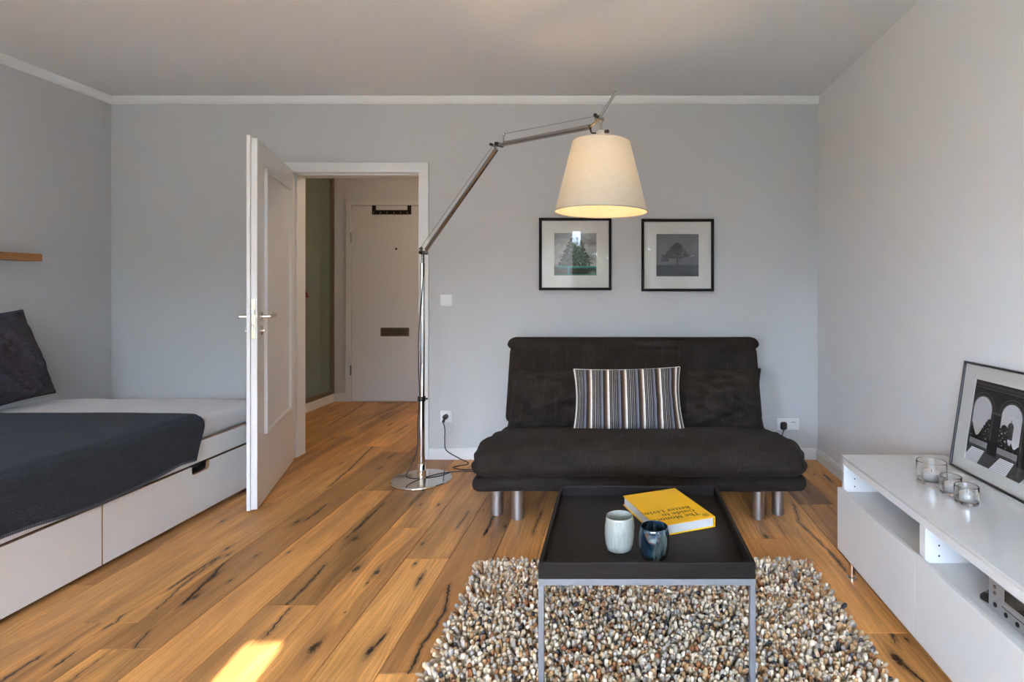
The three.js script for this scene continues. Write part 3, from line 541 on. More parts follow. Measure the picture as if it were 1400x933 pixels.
{
  const w = 0.212, l = 0.284, th = 0.034, t = thing('hardcover_book', 'yellow hardcover book lying on the black tray', 'book', [0.18, TFL, -1.935]);
  t.rotation.y = Math.PI + Math.atan2(0.1055, 0.264);             // head of the book towards the viewer
  const cover = canvasTex(768, 1028, (c, W, Hc) => {
    c.fillStyle = '#f2b705'; c.fillRect(0, 0, W, Hc); c.fillStyle = '#1a1712'; c.textBaseline = 'alphabetic'; c.font = 'bold 104px serif';
    c.fillText('The Monocle', 130, 190); c.fillText('Guide to', 130, 300); c.fillText('Better Living', 130, 410);
    c.lineWidth = 6; c.strokeStyle = '#1a1712'; c.beginPath(); c.arc(78, 86, 38, 0, 7); c.stroke(); c.font = 'bold 44px serif'; c.textAlign = 'center'; c.fillText('M', 78, 102); c.beginPath(); c.arc(78, 86, 27, 0, 7); c.lineWidth = 2.5; c.stroke();
    c.fillRect(110, Hc - 34, 130, 7);
  });
  const yel = std({ color: lin(0.88, 0.47, 0.004), roughness: 0.5 }), art = std({ map: cover, roughness: 0.5 });
  const pageT = tex(64, 128, (x, y) => { const k = 0.86 + 0.14 * vnoise(x / 20, y * 1.3); return [226 * k, 224 * k, 222 * k]; });
  obj('page_block', bx(-w / 2 + 0.004, w / 2 - 0.004, 0.0026, th - 0.0026, -l / 2 + 0.004, l / 2 - 0.004), std({ map: rep(pageT, 4, 28), roughness: 0.9 }), t);
  const top = bx(-w / 2, w / 2, th - 0.0026, th, -l / 2, l / 2), p = top.attributes.position, uv = top.attributes.uv;
  for (let i = 0; i < p.count; i++) uv.setXY(i, p.getX(i) / w + 0.5, 0.5 - p.getZ(i) / l);
  obj('front_cover', top, [yel, yel, art, yel, yel, yel], t);
  obj('back_cover', bx(-w / 2, w / 2, 0, 0.0026, -l / 2, l / 2), yel, t);
  obj('spine', rbx(-w / 2 - 0.0015, -w / 2 + 0.0015, 0, th, -l / 2, l / 2, 0.001), yel, t);
}
function tumbler(label, x, z, r, h, mat, liner) {
  const t = thing('glass_tumbler', label, 'tumbler', [x, TFL, z]);
  obj('glass_body', lathe([[0, 0], [r * 0.78, 0], [r * 0.84, 0.004], [r * 0.95, h * 0.2], [r, h * 0.45], [r * 0.99, h * 0.7], [r * 0.92, h * 0.93], [r * 0.89, h * 0.99], [r * 0.86, h], [r * 0.83, h * 0.985], [r * 0.86, h * 0.9], [r * 0.92, h * 0.68], [r * 0.93, h * 0.45], [r * 0.88, h * 0.2], [r * 0.72, 0.014], [0, 0.012]], 56), mat, t);
  return t;
}
{
  const craq = tex(512, 256, (x, y) => { const n = fbm(x / 20, y / 20, 4), v = Math.abs(fbm(x / 26 + 8, y / 26, 3) - 0.5) < 0.012 ? 0.9 : 1, k = (0.93 + 0.14 * n) * v; return [178 * k, 181 * k, 172 * k]; });
  const m = phy({ map: rep(craq, 2, 1), roughness: 0.12, transmission: 0.18, thickness: 0, clearcoat: 1, clearcoatRoughness: 0.05 });
  const a = tumbler('pale crackled glass tumbler on the black tray', 0.013, -1.688, 0.046, 0.101, m);
  obj('clear_foot', lathe([[0, -0.0], [0.036, 0], [0.039, 0.004], [0.038, 0.0005], [0, 0.0005]], 40), phy({ color: lin(0.8, 0.9, 0.85), transmission: 1, thickness: 0.01, roughness: 0.03 }), a);
  const blueT = tex(512, 256, (x, y) => { const n = fbm(x / 60, y / 40, 4), s = vnoise(x / 2, y / 2) > 0.9 ? 1.5 : 1, k = (0.35 + 1.25 * n) * s, wm = sstep(0.45, 0.7, fbm(x / 90 + 9, y / 60, 3)); return [clamp(lerp(24, 66, wm) * k, 0, 255), clamp(lerp(42, 72, wm) * k, 0, 255), clamp(lerp(54, 68, wm) * k, 0, 255)]; });
  const mb = phy({ map: rep(blueT, 2, 1), roughness: 0.08, clearcoat: 1, clearcoatRoughness: 0.03 });
  tumbler('dark blue glazed tumbler beside the yellow book', 0.115, -1.638, 0.0455, 0.090, mb);
}

// ───────────────────────── felt pebble rug ─────────────────────────
{
  const RX0 = -0.565, RX1 = 0.815, RZ0 = -2.35, RZ1 = -0.36, rug = thing('shag_rug', 'thick felt shag rug in cream, grey and rust under the coffee table', 'rug', [(RX0 + RX1) / 2, 0, (RZ0 + RZ1) / 2]);
  const cx = (RX0 + RX1) / 2, cz = (RZ0 + RZ1) / 2;
  obj('backing', rbx(RX0 - cx + 0.01, RX1 - cx - 0.01, 0, 0.008, RZ0 - cz + 0.01, RZ1 - cz - 0.01, 0.003), std({ color: lin(0.16, 0.12, 0.09), roughness: 1 }), rug);
  const pill = new THREE.CapsuleGeometry(0.0064, 0.028, 3, 8).translate(0, 0.018, 0); pill.deleteAttribute('uv');
  const r = rng(9), S = 0.0126, list = [];
  for (let x = RX0 - cx + 0.008; x < RX1 - cx - 0.006; x += S) for (let z = RZ0 - cz + 0.008; z < RZ1 - cz - 0.006; z += S) list.push([x + (r() - 0.5) * S * 0.8, z + (r() - 0.5) * S * 0.8]);
  const pile = new THREE.InstancedMesh(pill, std({ color: lin(1, 1, 1), roughness: 0.95 }), list.length); pile.name = 'pile'; pile.userData.kind = 'stuff'; pile.castShadow = pile.receiveShadow = true;
  const pal = [[0.66, 0.57, 0.46, 20], [0.55, 0.44, 0.32, 18], [0.46, 0.42, 0.39, 16], [0.42, 0.26, 0.14, 13], [0.74, 0.68, 0.60, 16], [0.28, 0.25, 0.25, 8], [0.28, 0.12, 0.05, 8], [0.05, 0.05, 0.065, 4], [0.38, 0.365, 0.36, 9], [0.50, 0.33, 0.18, 9]], sum = pal.reduce((a, c) => a + c[3], 0);
  const m = new THREE.Matrix4(), q = new THREE.Quaternion(), e = new THREE.Euler(), col = new THREE.Color();
  list.forEach(([x, z], i) => {
    const ex = sstep(0.06, 0, Math.min(x - (RX0 - cx), RX1 - cx - x)), sx = x < 0 ? -1 : 1;
    const flow = (fbm(x * 5 + 5, z * 5, 2) - 0.5) * 1.6;
    e.set(0.5 + (r() - 0.5) * 1.2 - (z < RZ0 - cz + 0.05 ? 0.7 : 0), r() * 6.28, flow * 0.5 + (r() - 0.5) * 0.9 - ex * sx * 0.7, 'ZXY'); q.setFromEuler(e);
    const k = 0.85 + r() * 0.35; m.compose(new THREE.Vector3(x, 0.004, z), q, new THREE.Vector3(k, 0.9 + r() * 0.35, k)); pile.setMatrixAt(i, m);
    let t = r() * sum, c = pal[0]; for (const w of pal) { if ((t -= w[3]) < 0) { c = w; break; } }
    const v = 0.76 + r() * 0.38; pile.setColorAt(i, col.setRGB(c[0] * v * 1.06, c[1] * v * 0.98, c[2] * v * 0.86));
  });
  rug.add(pile);
}

// ───────────────────────── low white bench (media) ─────────────────────────
const MX = 0.955, MTOP = 0.480, MZ0 = -2.338, MZ1 = -0.52, MW = (MZ1 - MZ0) / 3;
const gloss = phy({ color: lin(0.80, 0.795, 0.785), roughness: 0.06, ior: 1.75, clearcoat: 1, clearcoatRoughness: 0.01 });
const satin = phy({ color: lin(0.80, 0.795, 0.785), roughness: 0.3, clearcoat: 0.2 });
const white = phy({ color: lin(0.80, 0.80, 0.80), roughness: 0.35 });
{
  const b = thing('media_bench', 'long low white media bench with drawers against the white wall', 'bench', [(MX + XR) / 2, 0, (MZ0 + MZ1) / 2]), ox = -(MX + XR) / 2, oz = -(MZ0 + MZ1) / 2, mv = (g) => g.translate(ox, 0, oz);
  const xb = XR - 0.02, yb = 0.09, ys = 0.330;         // back, underside, shelf surface
  obj('bench_body', [mv(bx(MX + 0.004, xb, 0.438, 0.468, MZ0 + 0.001, MZ1 - 0.001)), mv(bx(MX + 0.02, xb, yb, yb + 0.016, MZ0, MZ1)), mv(bx(xb - 0.008, xb, yb, 0.44, MZ0, MZ1))], white, b);
  obj('top_panel', mv(rbx(MX - 0.004, xb + 0.004, 0.468, MTOP, MZ0 - 0.002, MZ1 + 0.002, 0.0015)), gloss, b);
  obj('side_panel', mv(rbx(MX, xb, yb, 0.438, MZ0, MZ0 + 0.018, 0.001)), white, b);
  obj('side_panel', mv(rbx(MX, xb, yb, 0.438, MZ1 - 0.018, MZ1, 0.001)), white, b);
  for (const k of [1, 2]) obj('divider', mv(rbx(MX + 0.002, xb - 0.008, yb + 0.016, 0.438, MZ0 + k * MW - 0.016, MZ0 + k * MW + 0.016, 0.001)), white, b);
  for (let k = 0; k < 3; k++) {
    const z0 = MZ0 + k * MW, z1 = z0 + MW;
    obj('shelf', mv(bx(MX + 0.006, xb - 0.008, ys - 0.016, ys, z0 + 0.016, z1 - 0.016)), white, b);
    obj('drawer_front', mv(rbx(MX - 0.020, MX - 0.001, 0.086, 0.344, z0 + (k ? 0.001 : -0.001), z1 - 0.001, 0.0015)), satin, b);
    const holes = []; for (const x of [MX + 0.045, MX + 0.30]) for (const y of [0.352, 0.384, 0.416]) holes.push(rod([x, y, z0 + 0.018], [x, y, z0 + 0.0186], 0.0028, 10));
    if (k) holes.forEach((g) => g.translate(0, 0, -0.0018));
    obj('peg_holes', holes.map(mv), darkHole, b).userData.kind = 'stuff';
  }
  for (const z of [MZ0 + 0.085, MZ0 + MW, MZ0 + 2 * MW, MZ1 - 0.085]) for (const x of [z > MZ0 + 0.1 && z < MZ1 - 0.1 ? MX + 0.17 : MX + 0.004, xb - 0.05]) obj('leg', [mv(cyl(0.0125, 0.0125, 0.008, yb, x, z, 24)), mv(cyl(0.021, 0.019, 0, 0.010, x, z, 24))], chrome, b);
}
// candle glasses
const clearGlass = phy({ color: lin(1, 1, 1), transmission: 1, thickness: 0.01, roughness: 0.0, ior: 1.5 });
function candle(label, x, z, r, h, cr, ch) {
  const t = thing('candle_glass', label, 'candle', [x, MTOP, z], 0, 'candle glasses on the bench');
  const w = 0.004, b = h * 0.16;
  obj('glass_cup', lathe([[0, 0.0005], [r * 0.92, 0.0005], [r * 0.97, 0.003], [r, h * 0.5], [r * 1.0, h - 0.002], [r - w / 2, h], [r - w, h - 0.002], [r - w, h * 0.5], [r * 0.9, b + 0.003], [r * 0.85, b], [0, b]], 48), clearGlass, t);
  obj('wax', lathe([[0, b + 0.0008], [cr, b + 0.0008], [cr, b + ch - 0.001], [cr - 0.001, b + ch], [0, b + ch - 0.001]], 36), std({ color: lin(0.85, 0.85, 0.84), roughness: 0.5 }), t);
  obj('wick', rod([0, b + ch - 0.002, 0], [0.001, b + ch + 0.008, 0], 0.0009, 6), darkHole, t);
}
candle('largest glass candle cup, wide and beside the framed photo', 1.138, -2.0, 0.050, 0.078, 0.030, 0.026);
candle('small glass candle cup between two other candle cups', 1.142, -1.893, 0.034, 0.060, 0.020, 0.026);
candle('small glass candle cup nearest the viewer on the bench', 1.143, -1.808, 0.036, 0.058, 0.022, 0.024);

// prints: tone() draws noise grain on a canvas picture
function grain(c, w, h, amt, seed) { const im = c.getImageData(0, 0, w, h), r = rng(seed); for (let i = 0; i < w * h; i++) { const f = (r() - 0.5) * amt; for (let q = 0; q < 3; q++) im.data[i * 4 + q] = clamp(im.data[i * 4 + q] + f, 0, 255); } c.putImageData(im, 0, 0); }
function drawTree(c, x, y, len, ang, depth, r, col, leaf) {
  const x2 = x + Math.cos(ang) * len, y2 = y - Math.sin(ang) * len; c.strokeStyle = col; c.lineWidth = Math.max(0.7, len * 0.13); c.beginPath(); c.moveTo(x, y); c.lineTo(x2, y2); c.stroke();
  if (depth > 0) { const n = 2 + (r() < 0.55 ? 1 : 0); for (let i = 0; i < n; i++) drawTree(c, x2, y2, len * (0.66 + r() * 0.2), ang + (r() - 0.5) * 1.5, depth - 1, r, col, leaf); }
  if (depth <= 2 && leaf) leaf(x2, y2);
}
const crown = (c, r, cx, y0, y1, wid, n, cols, size) => {      // ragged clumps of leaves
  for (let i = 0; i < n; i++) {
    const t = r(), w = wid(t), clump = Math.floor(r() * 9), x = cx + (r() - 0.5) * 2 * w * (0.82 + 0.18 * Math.sin(clump * 2.3 + t * 19)), y = y0 + t * (y1 - y0);
    c.fillStyle = cols[Math.floor(r() * cols.length)]; c.beginPath(); c.ellipse(x, y, size * (0.5 + r()), size * (0.35 + 0.6 * r()), r() * 3, 0, 7); c.fill();
  }
};
const treeA = canvasTex(512, 512, (c, w, h) => {
  const r = rng(4), im = c.createImageData(w, h); for (let y = 0; y < h; y++) for (let x = 0; x < w; x++) { const v = 92 + 96 * fbm(x / 110 + 3, y / 60, 5), o = (y * w + x) * 4; im.data[o] = v; im.data[o + 1] = v + 1; im.data[o + 2] = v + 2; im.data[o + 3] = 255; } c.putImageData(im, 0, 0);
  c.fillStyle = '#0c100f'; c.fillRect(0, 404, w, 108); c.fillRect(236, 250, 26, 170);
  drawTree(c, 250, 330, 70, Math.PI / 2, 6, r, '#0b0e0d', null);
  crown(c, r, 252, 66, 400, (t) => 34 + 178 * Math.pow(t, 0.8), 1100, ['#0a0e0c', '#0e1411', '#131b17'], 12);
  crown(c, r, 252, 90, 390, (t) => 30 + 165 * Math.pow(t, 0.8), 260, ['#8b918d', '#a0a5a2'], 3.5);
  crown(c, r, 252, 80, 396, (t) => 30 + 160 * Math.pow(t, 0.8), 1500, ['#2f3b35', '#0a0e0c', '#1a231e', '#7c8a82', '#0e1411'], 4);
  for (let i = 0; i < 900; i++) { const x = r() * w, y = 398 + r() * 114, t = r(); c.fillStyle = t < 0.6 ? '#0a100e' : t < 0.85 ? '#20352e' : '#5f6f68'; c.fillRect(x, y, 2 + r() * 5, 2 + r() * 3); }
  c.fillStyle = '#1c6a6c'; c.fillRect(44, 398, 468, 20); c.fillRect(44, 488, 468, 12); c.fillRect(168, 398, 22, 100); c.fillStyle = '#3c9a99'; c.fillRect(44, 396, 468, 5);
  grain(c, w, h, 26, 2);
});
const treeB = canvasTex(512, 512, (c, w, h) => {
  const r = rng(14), im = c.createImageData(w, h); for (let y = 0; y < h; y++) for (let x = 0; x < w; x++) { const g = y < 372 ? 112 - 34 * Math.abs(y / 372 - 0.5) - 20 * sstep(0.55, 1, x / w) * (y / 372) + 18 * (fbm(x / 120, y / 90, 3) - 0.5) : 15 + 8 * fbm(x / 30, y / 14, 3), o = (y * w + x) * 4; im.data[o] = g; im.data[o + 1] = g; im.data[o + 2] = g + 4; im.data[o + 3] = 255; } c.putImageData(im, 0, 0);
  c.fillStyle = '#141417'; c.fillRect(247, 270, 16, 105); drawTree(c, 255, 330, 56, Math.PI / 2, 7, r, '#111114', null); drawTree(c, 255, 330, 46, 2.4, 5, r, '#151518', null); drawTree(c, 255, 330, 46, 0.75, 5, r, '#151518', null);
  c.globalAlpha = 0.85; crown(c, r, 255, 118, 292, (t) => 20 + 140 * Math.pow(t, 0.7) * (t > 0.86 ? 1 - (t - 0.86) * 4 : 1), 420, ['#0c0c0f', '#111114', '#18181c'], 7);
  c.globalAlpha = 0.35; crown(c, r, 110, 250, 330, (t) => 45, 120, ['#1b1b1f'], 10);
  c.globalAlpha = 0.8; c.fillStyle = '#c9c9cc'; c.beginPath(); c.ellipse(432, 262, 20, 5, -0.3, 0, 7); c.fill();
  c.globalAlpha = 1; grain(c, w, h, 16, 5);
});
const matBoard = std({ color: lin(0.66, 0.655, 0.63), roughness: 0.9 });
const picGlass = phy({ color: lin(1, 1, 1), transmission: 1, thickness: 0, roughness: 0.0, ior: 1.4 });
function picture(label, x, y, tx) {
  const p = thing('framed_picture', label, 'picture', [x, y, ZB], 0, 'square pictures over the sofa'), s = 0.25, f = 0.019, m = phy({ color: lin(0.006, 0.0055, 0.0055), roughness: 0.5, specularIntensity: 0.35 });
  obj('frame', [rbx(-s, s, s - f, s, 0.001, 0.024, 0.0015), rbx(-s, s, -s, -s + f, 0.001, 0.024, 0.0015), rbx(-s, -s + f, -s + f, s - f, 0.001, 0.024, 0.0015), rbx(s - f, s, -s + f, s - f, 0.001, 0.024, 0.0015)], m, p);
  const a = 0.146; obj('mat_board', [bx(-s + f, s - f, a, s - f, 0.006, 0.011), bx(-s + f, s - f, -s + f, -a, 0.006, 0.011), bx(-s + f, -a, -a, a, 0.006, 0.011), bx(a, s - f, -a, a, 0.006, 0.011)], matBoard, p);
  obj('print', new THREE.PlaneGeometry(2 * a + 0.01, 2 * a + 0.01).translate(0, 0, 0.0075), std({ map: tx, roughness: 0.6 }), p);
  obj('glass', new THREE.PlaneGeometry(2 * (s - f), 2 * (s - f)).translate(0, 0, 0.0155), picGlass, p);
}
picture('black framed tree photo with teal fence, directly under the lampshade', -0.275, 1.419, treeA);
picture('black framed photo of a lone tree in fog', 0.431, 1.412, treeB);

// framed photo of arches leaning on the wall
{
  const arches = canvasTex(1024, 768, (c, w, h) => {
    const r = rng(6); c.fillStyle = '#2b2a2b'; c.fillRect(0, 0, w, h);
    const cs = [150, 512, 874], aw = 118;
    c.fillStyle = '#4a494b'; c.fillRect(0, 560, w, h - 560);
    for (const x of cs) {
      const path = () => { c.beginPath(); c.moveTo(x - aw, 600); c.lineTo(x - aw, 270); c.arc(x, 270, aw, Math.PI, 0); c.lineTo(x + aw, 600); c.closePath(); };
      c.save(); path(); c.clip(); c.fillStyle = '#c3c3c5'; c.fillRect(x - aw, 130, 2 * aw, 480);
      if (x === 512) { c.fillStyle = '#3c3c3e'; c.fillRect(x - 30, 330, 66, 120); c.beginPath(); c.arc(x + 3, 335, 30, Math.PI, 0); c.fill(); c.fillRect(x - 1, 285, 8, 24); }
      for (let i = 0; i < 900; i++) { const q = r(), tx = x - aw + r() * 2 * aw, hh = 130 + 90 * Math.sin((tx - x) / 44 + x); c.fillStyle = r() < 0.8 ? '#131313' : '#3f3f3f'; c.beginPath(); c.arc(tx, 560 - q * hh, 4 + 6 * r(), 0, 7); if (x !== 512 || Math.abs(tx - x - 3) > 24 || q < 0.5) c.fill(); }
      c.fillStyle = '#8b8b8d'; c.fillRect(x - aw, 545, 2 * aw, 80); c.fillStyle = '#161616'; c.fillRect(x - aw, 536, 2 * aw, 12); c.restore();
      c.lineWidth = 13; c.strokeStyle = '#59575a'; c.beginPath(); c.arc(x, 270, aw + 10, Math.PI, 0); c.stroke(); c.lineWidth = 5; c.strokeStyle = '#121212'; c.beginPath(); c.arc(x, 270, aw + 24, Math.PI, 0); c.stroke(); c.strokeStyle = '#6f6d70'; c.beginPath(); c.arc(x, 270, aw + 36, Math.PI, 0); c.stroke();
    }
    for (const [x0, x1] of [[cs[0] + aw, cs[1] - aw], [cs[1] + aw, cs[2] - aw], [0, cs[0] - aw], [cs[2] + aw, w]]) { c.fillStyle = '#1d1c1d'; c.fillRect(x0 + 8, 280, x1 - x0 - 16, 330); c.fillStyle = '#454446'; c.fillRect(x0 + 14, 280, 16, 330); c.fillStyle = '#5a595b'; c.fillRect(x0 - 2, 262, x1 - x0 + 4, 18); c.fillStyle = '#101010'; c.fillRect(x0 + 2, 520, x1 - x0 - 4, 120); }
    for (let i = 0; i < 5; i++) { c.fillStyle = ['#151515', '#4d4b4e', '#222', '#5c5a5d', '#191919'][i]; c.fillRect(0, 20 + i * 16, w, 8); }
    c.fillStyle = '#dcdcde'; for (const x of cs) { c.beginPath(); c.moveTo(x - 70, 628); c.lineTo(x + 96, 628); c.lineTo(x + 20, h); c.lineTo(x - 190, h); c.closePath(); c.fill(); }
    c.fillStyle = '#2a2a2b'; for (let i = 0; i < 8; i++) c.fillRect(0, 640 + i * 17, w, 2);
    grain(c, w, h, 34, 8);
  });
  const W = 0.57, Hh = 0.417, p = thing('framed_photo', 'silver framed black and white photo of arches leaning on the bench', 'picture', [1.322, MTOP + 0.001, -2.205 + W / 2]);
  p.rotation.set(-Math.asin(0.062 / 0.417), -Math.PI / 2, 0, 'YXZ');                 // faces into the room, leans on the wall
  const f = 0.008, d = 0.016, fr = std({ color: lin(0.12, 0.12, 0.125), roughness: 0.3, metalness: 0.9 });
  obj('frame', [rbx(-W / 2, W / 2, 0, f, -d, 0, 0.0015), rbx(-W / 2, W / 2, Hh - f, Hh, -d, 0, 0.0015), rbx(-W / 2, -W / 2 + f, f, Hh - f, -d, 0, 0.0015), rbx(W / 2 - f, W / 2, f, Hh - f, -d, 0, 0.0015)], fr, p);
  const a0 = 0.075, b0 = 0.052, b1 = 0.060, zb = -0.008;
  obj('mat_board', [bx(-W / 2 + f, W / 2 - f, f, b0, zb - 0.004, zb), bx(-W / 2 + f, W / 2 - f, Hh - b1, Hh - f, zb - 0.004, zb), bx(-W / 2 + f, -W / 2 + a0, b0, Hh - b1, zb - 0.004, zb), bx(W / 2 - a0, W / 2 - f, b0, Hh - b1, zb - 0.004, zb)], std({ color: lin(0.62, 0.61, 0.575), roughness: 0.9 }), p);
  obj('print', new THREE.PlaneGeometry(W - 2 * a0 + 0.008, Hh - b0 - b1 + 0.008).translate(0, (b0 + Hh - b1) / 2, zb - 0.003), std({ map: arches, roughness: 0.5 }), p);
  obj('glass', new THREE.PlaneGeometry(W - 2 * f, Hh - 2 * f).translate(0, Hh / 2, -0.004), picGlass, p);
  obj('back_panel', bx(-W / 2 + f, W / 2 - f, f, Hh - f, -d + 0.001, -d + 0.003), std({ color: lin(0.1, 0.08, 0.06), roughness: 0.9 }), p);
}

// disc player and remote in the bench
{
  const t = thing('disc_player', 'silver compact disc player standing inside the bench', 'disc player', [0.985, 0.330, -1.255]);   // local x into the bench, z along it
  const sil = std({ color: lin(0.52, 0.52, 0.53), roughness: 0.38, metalness: 0.7 }), dk = phy({ color: lin(0.01, 0.01, 0.012), roughness: 0.12, clearcoat: 1 });
  obj('case', rbx(0.006, 0.26, 0.008, 0.092, -0.21, 0.21, 0.003), std({ color: lin(0.4, 0.4, 0.41), roughness: 0.45, metalness: 0.7 }), t);
  obj('front_panel', rbx(0, 0.008, 0.008, 0.092, -0.212, 0.212, 0.002), sil, t);
  obj('display', bx(-0.001, 0.001, 0.056, 0.086, -0.15, 0.16), dk, t);
  obj('disc_tray', rbx(-0.003, 0.001, 0.040, 0.052, -0.15, 0.10, 0.001), sil, t);
  obj('slot_line', bx(-0.0008, 0.001, 0.0365, 0.0385, -0.16, 0.16), darkHole, t);
  for (const [z, y] of [[-0.185, 0.028], [-0.145, 0.024], [-0.105, 0.024]]) obj('socket', rod([-0.002, y, z], [0.001, y, z], 0.006, 18), darkHole, t);
  for (const [z, y] of [[-0.185, 0.074], [-0.185, 0.058], [-0.04, 0.024], [0.0, 0.024], [0.04, 0.024]]) obj('button', rod([-0.003, y, z], [0.001, y, z], 0.005, 18), steel, t);
  obj('volume_knob', rod([-0.016, 0.045, 0.18], [0.001, 0.045, 0.18], 0.017, 30), sil, t);
  for (const x of [0.03, 0.23]) for (const z of [-0.18, 0.18]) obj('foot', cyl(0.012, 0.012, 0, 0.009, x, z, 16), blackPlastic, t);
}
{
  const t = thing('remote_control', 'black remote control lying in the bench beside the disc player', 'remote', [1.075, 0.3301, -1.525], 0.35);
  obj('remote_body', softBox(0.17, 0.020, 0.05, 0.009, 16, 4, 8, (v) => { v.y += 0.0105; v.z *= 1 - 0.25 * sstep(0.02, 0.085, Math.abs(v.x)); }), blackPlastic, t);
  const cols = [lin(0.3, 0.3, 0.31), lin(0.3, 0.3, 0.31), lin(0.45, 0.06, 0.04), lin(0.06, 0.08, 0.4), lin(0.3, 0.3, 0.31)].map((c) => std({ color: c, roughness: 0.6 }));
  for (let i = 0; i < 8; i++) for (let j = 0; j < 3; j++) obj('button', rbx(-0.068 + i * 0.017, -0.058 + i * 0.017, 0.0195, 0.0222, -0.014 + j * 0.0115, -0.0065 + j * 0.0115, 0.001, 1), cols[(i + j * 3) % 5 === 2 ? 2 : (i * 2 + j) % 7 === 3 ? 3 : 0], t);
}

// ───────────────────────── arc floor lamp ─────────────────────────
{
  const B = [-1.186, 0, -3.408], t = thing('floor_lamp', 'polished steel floor lamp with jointed arm and cream drum shade', 'floor lamp', B), w = (p) => [p[0] - B[0], p[1] - B[1], p[2] - B[2]];
  obj('base_plate', lathe([[0, 0.022], [0.172, 0.019], [0.178, 0.016], [0.18, 0.010], [0.179, 0.002], [0.172, 0], [0, 0]], 72), chrome, t);
  obj('base_socket', lathe([[0.030, 0.02], [0.026, 0.05], [0.022, 0.11], [0.0, 0.11]], 32), chrome, t);
  obj('lower_pole', cyl(0.0195, 0.0195, 0.02, 0.50, 0, 0, 36), chrome, t);
  obj('clamp_ring', [cyl(0.0235, 0.0235, 0.49, 0.52, 0, 0, 32), rod([0.02, 0.505, 0], [0.036, 0.505, 0.004], 0.006)], blackPlastic, t);
  obj('upper_pole', cyl(0.0155, 0.0155, 0.5, 1.335, 0.004, 0, 36), chrome, t);
  const J1 = [-1.168, 1.40, -3.40], J2 = [-0.617, 1.948, -2.968], J3 = [-0.072, 1.953, -2.53], E2 = [-0.115, 1.925, -2.562];
  const V = (p) => new THREE.Vector3(...p), dir = (a, b) => V(b).sub(V(a)).normalize();
  const d1 = dir(J1, J2), d2 = dir(J2, E2), al = (p, d, s, up = 0) => { const q = V(p).addScaledVector(d, s); q.y += up; return q.toArray(); };
  obj('pole_tip', [rod(w([-1.182, 1.33, -3.408]), w([-1.180, 1.385, -3.406]), 0.006), rod(w([-1.180, 1.38, -3.406]), w(J1), 0.008)], steel, t);
  const joint = (name, p, parts) => obj(name, [rod(w([p[0] - 0.012, p[1], p[2] + 0.016]), w([p[0] + 0.012, p[1], p[2] - 0.016]), 0.013, 20), ...parts], steel, t);
  joint('lower_joint', J1, [rod(w(J1), w([J1[0] - 0.022, J1[1] + 0.02, J1[2] - 0.01]), 0.005, 10), rod(w([J1[0] - 0.026, J1[1] + 0.022, J1[2]]), w([J1[0] - 0.016, J1[1] + 0.03, J1[2] - 0.012]), 0.009, 14)]);
  obj('joint_knob', rod(w([J1[0] - 0.012, J1[1], J1[2] + 0.016]), w([J1[0] - 0.018, J1[1], J1[2] + 0.026]), 0.011, 18), blackPlastic, t);
  obj('lower_arm', rod(w(al(J1, d1, 0.03)), w(al(J2, d1, -0.03)), 0.0125, 24), steel, t);
  obj('tension_wire', rod(w([J1[0] - 0.026, J1[1] + 0.026, J1[2]]), w([J2[0] - 0.035, J2[1] + 0.008, J2[2] - 0.02]), 0.0012, 6), steel, t);
  joint('elbow_joint', J2, [rod(w([J2[0] - 0.035, J2[1] - 0.002, J2[2] - 0.02]), w(al(J2, d2, 0.06)), 0.007, 12), rod(w(al(J2, d2, 0.03)), w(al(J2, d2, 0.028, 0.055)), 0.005, 12), rod(w(al(J2, d2, 0.03, 0.045)), w(al(J2, d2, 0.034, 0.058)), 0.008, 12)]);
  obj('joint_knob', [rod(w([J2[0] - 0.012, J2[1], J2[2] + 0.016]), w([J2[0] - 0.018, J2[1], J2[2] + 0.024]), 0.010, 18), rod(w([J2[0] - 0.040, J2[1], J2[2] + 0.0]), w([J2[0] - 0.046, J2[1], J2[2] + 0.012]), 0.008, 18)], blackPlastic, t);
  obj('upper_arm', rod(w(al(J2, d2, 0.035)), w(E2), 0.0125, 24), steel, t);
  obj('tension_wire', rod(w(al(J2, d2, 0.032, 0.053)), w([J3[0] - 0.015, J3[1] + 0.012, J3[2]]), 0.0012, 6), steel, t);
  joint('head_joint', J3, [rod(w(E2), w(J3), 0.005, 12), rod(w([J3[0] + 0.006, J3[1] + 0.02, J3[2]]), w([-0.066, 1.93, -2.53]), 0.006, 12)]);
  obj('joint_knob', rod(w([J3[0] - 0.014, J3[1] + 0.008, J3[2] + 0.012]), w([J3[0] - 0.018, J3[1] + 0.008, J3[2] + 0.026]), 0.009, 18), blackPlastic, t);
  const SC = [-0.063, 0, -2.53], top = 1.845, bot = 1.528;
  obj('tip_handle', [rod(w([-0.066, 1.97, -2.53]), w([0.004, 2.076, -2.53]), 0.0055, 10), rod(w([-0.062, 1.968, -2.545]), w([0.006, 2.074, -2.545]), 0.002, 8)], steel, t);
  obj('shade_rod', rod(w([-0.066, 1.95, -2.53]), w([SC[0], top - 0.05, SC[2]]), 0.0055, 12), steel, t);
  obj('shade_cap', [lathe([[0.0, 0.062], [0.012, 0.060], [0.022, 0.052], [0.026, 0.040], [0.024, 0.0], [0, 0]], 28).translate(SC[0] - B[0], top - 0.005, SC[2] - B[2])], std({ color: lin(0.7, 0.68, 0.62), roughness: 0.4 }), t);
  obj('cap_knob', rod(w([SC[0] + 0.018, top + 0.044, SC[2] + 0.015]), w([SC[0] + 0.032, top + 0.044, SC[2] + 0.024]), 0.008, 16), blackPlastic, t);
  const shadeT = tex(512, 512, (x, y) => { const k = 0.94 + 0.06 * vnoise(x / 1.5, y / 24) + 0.04 * (vnoise(x / 24, y / 1.5) - 0.5); return [216 * k, 207 * k, 188 * k]; });
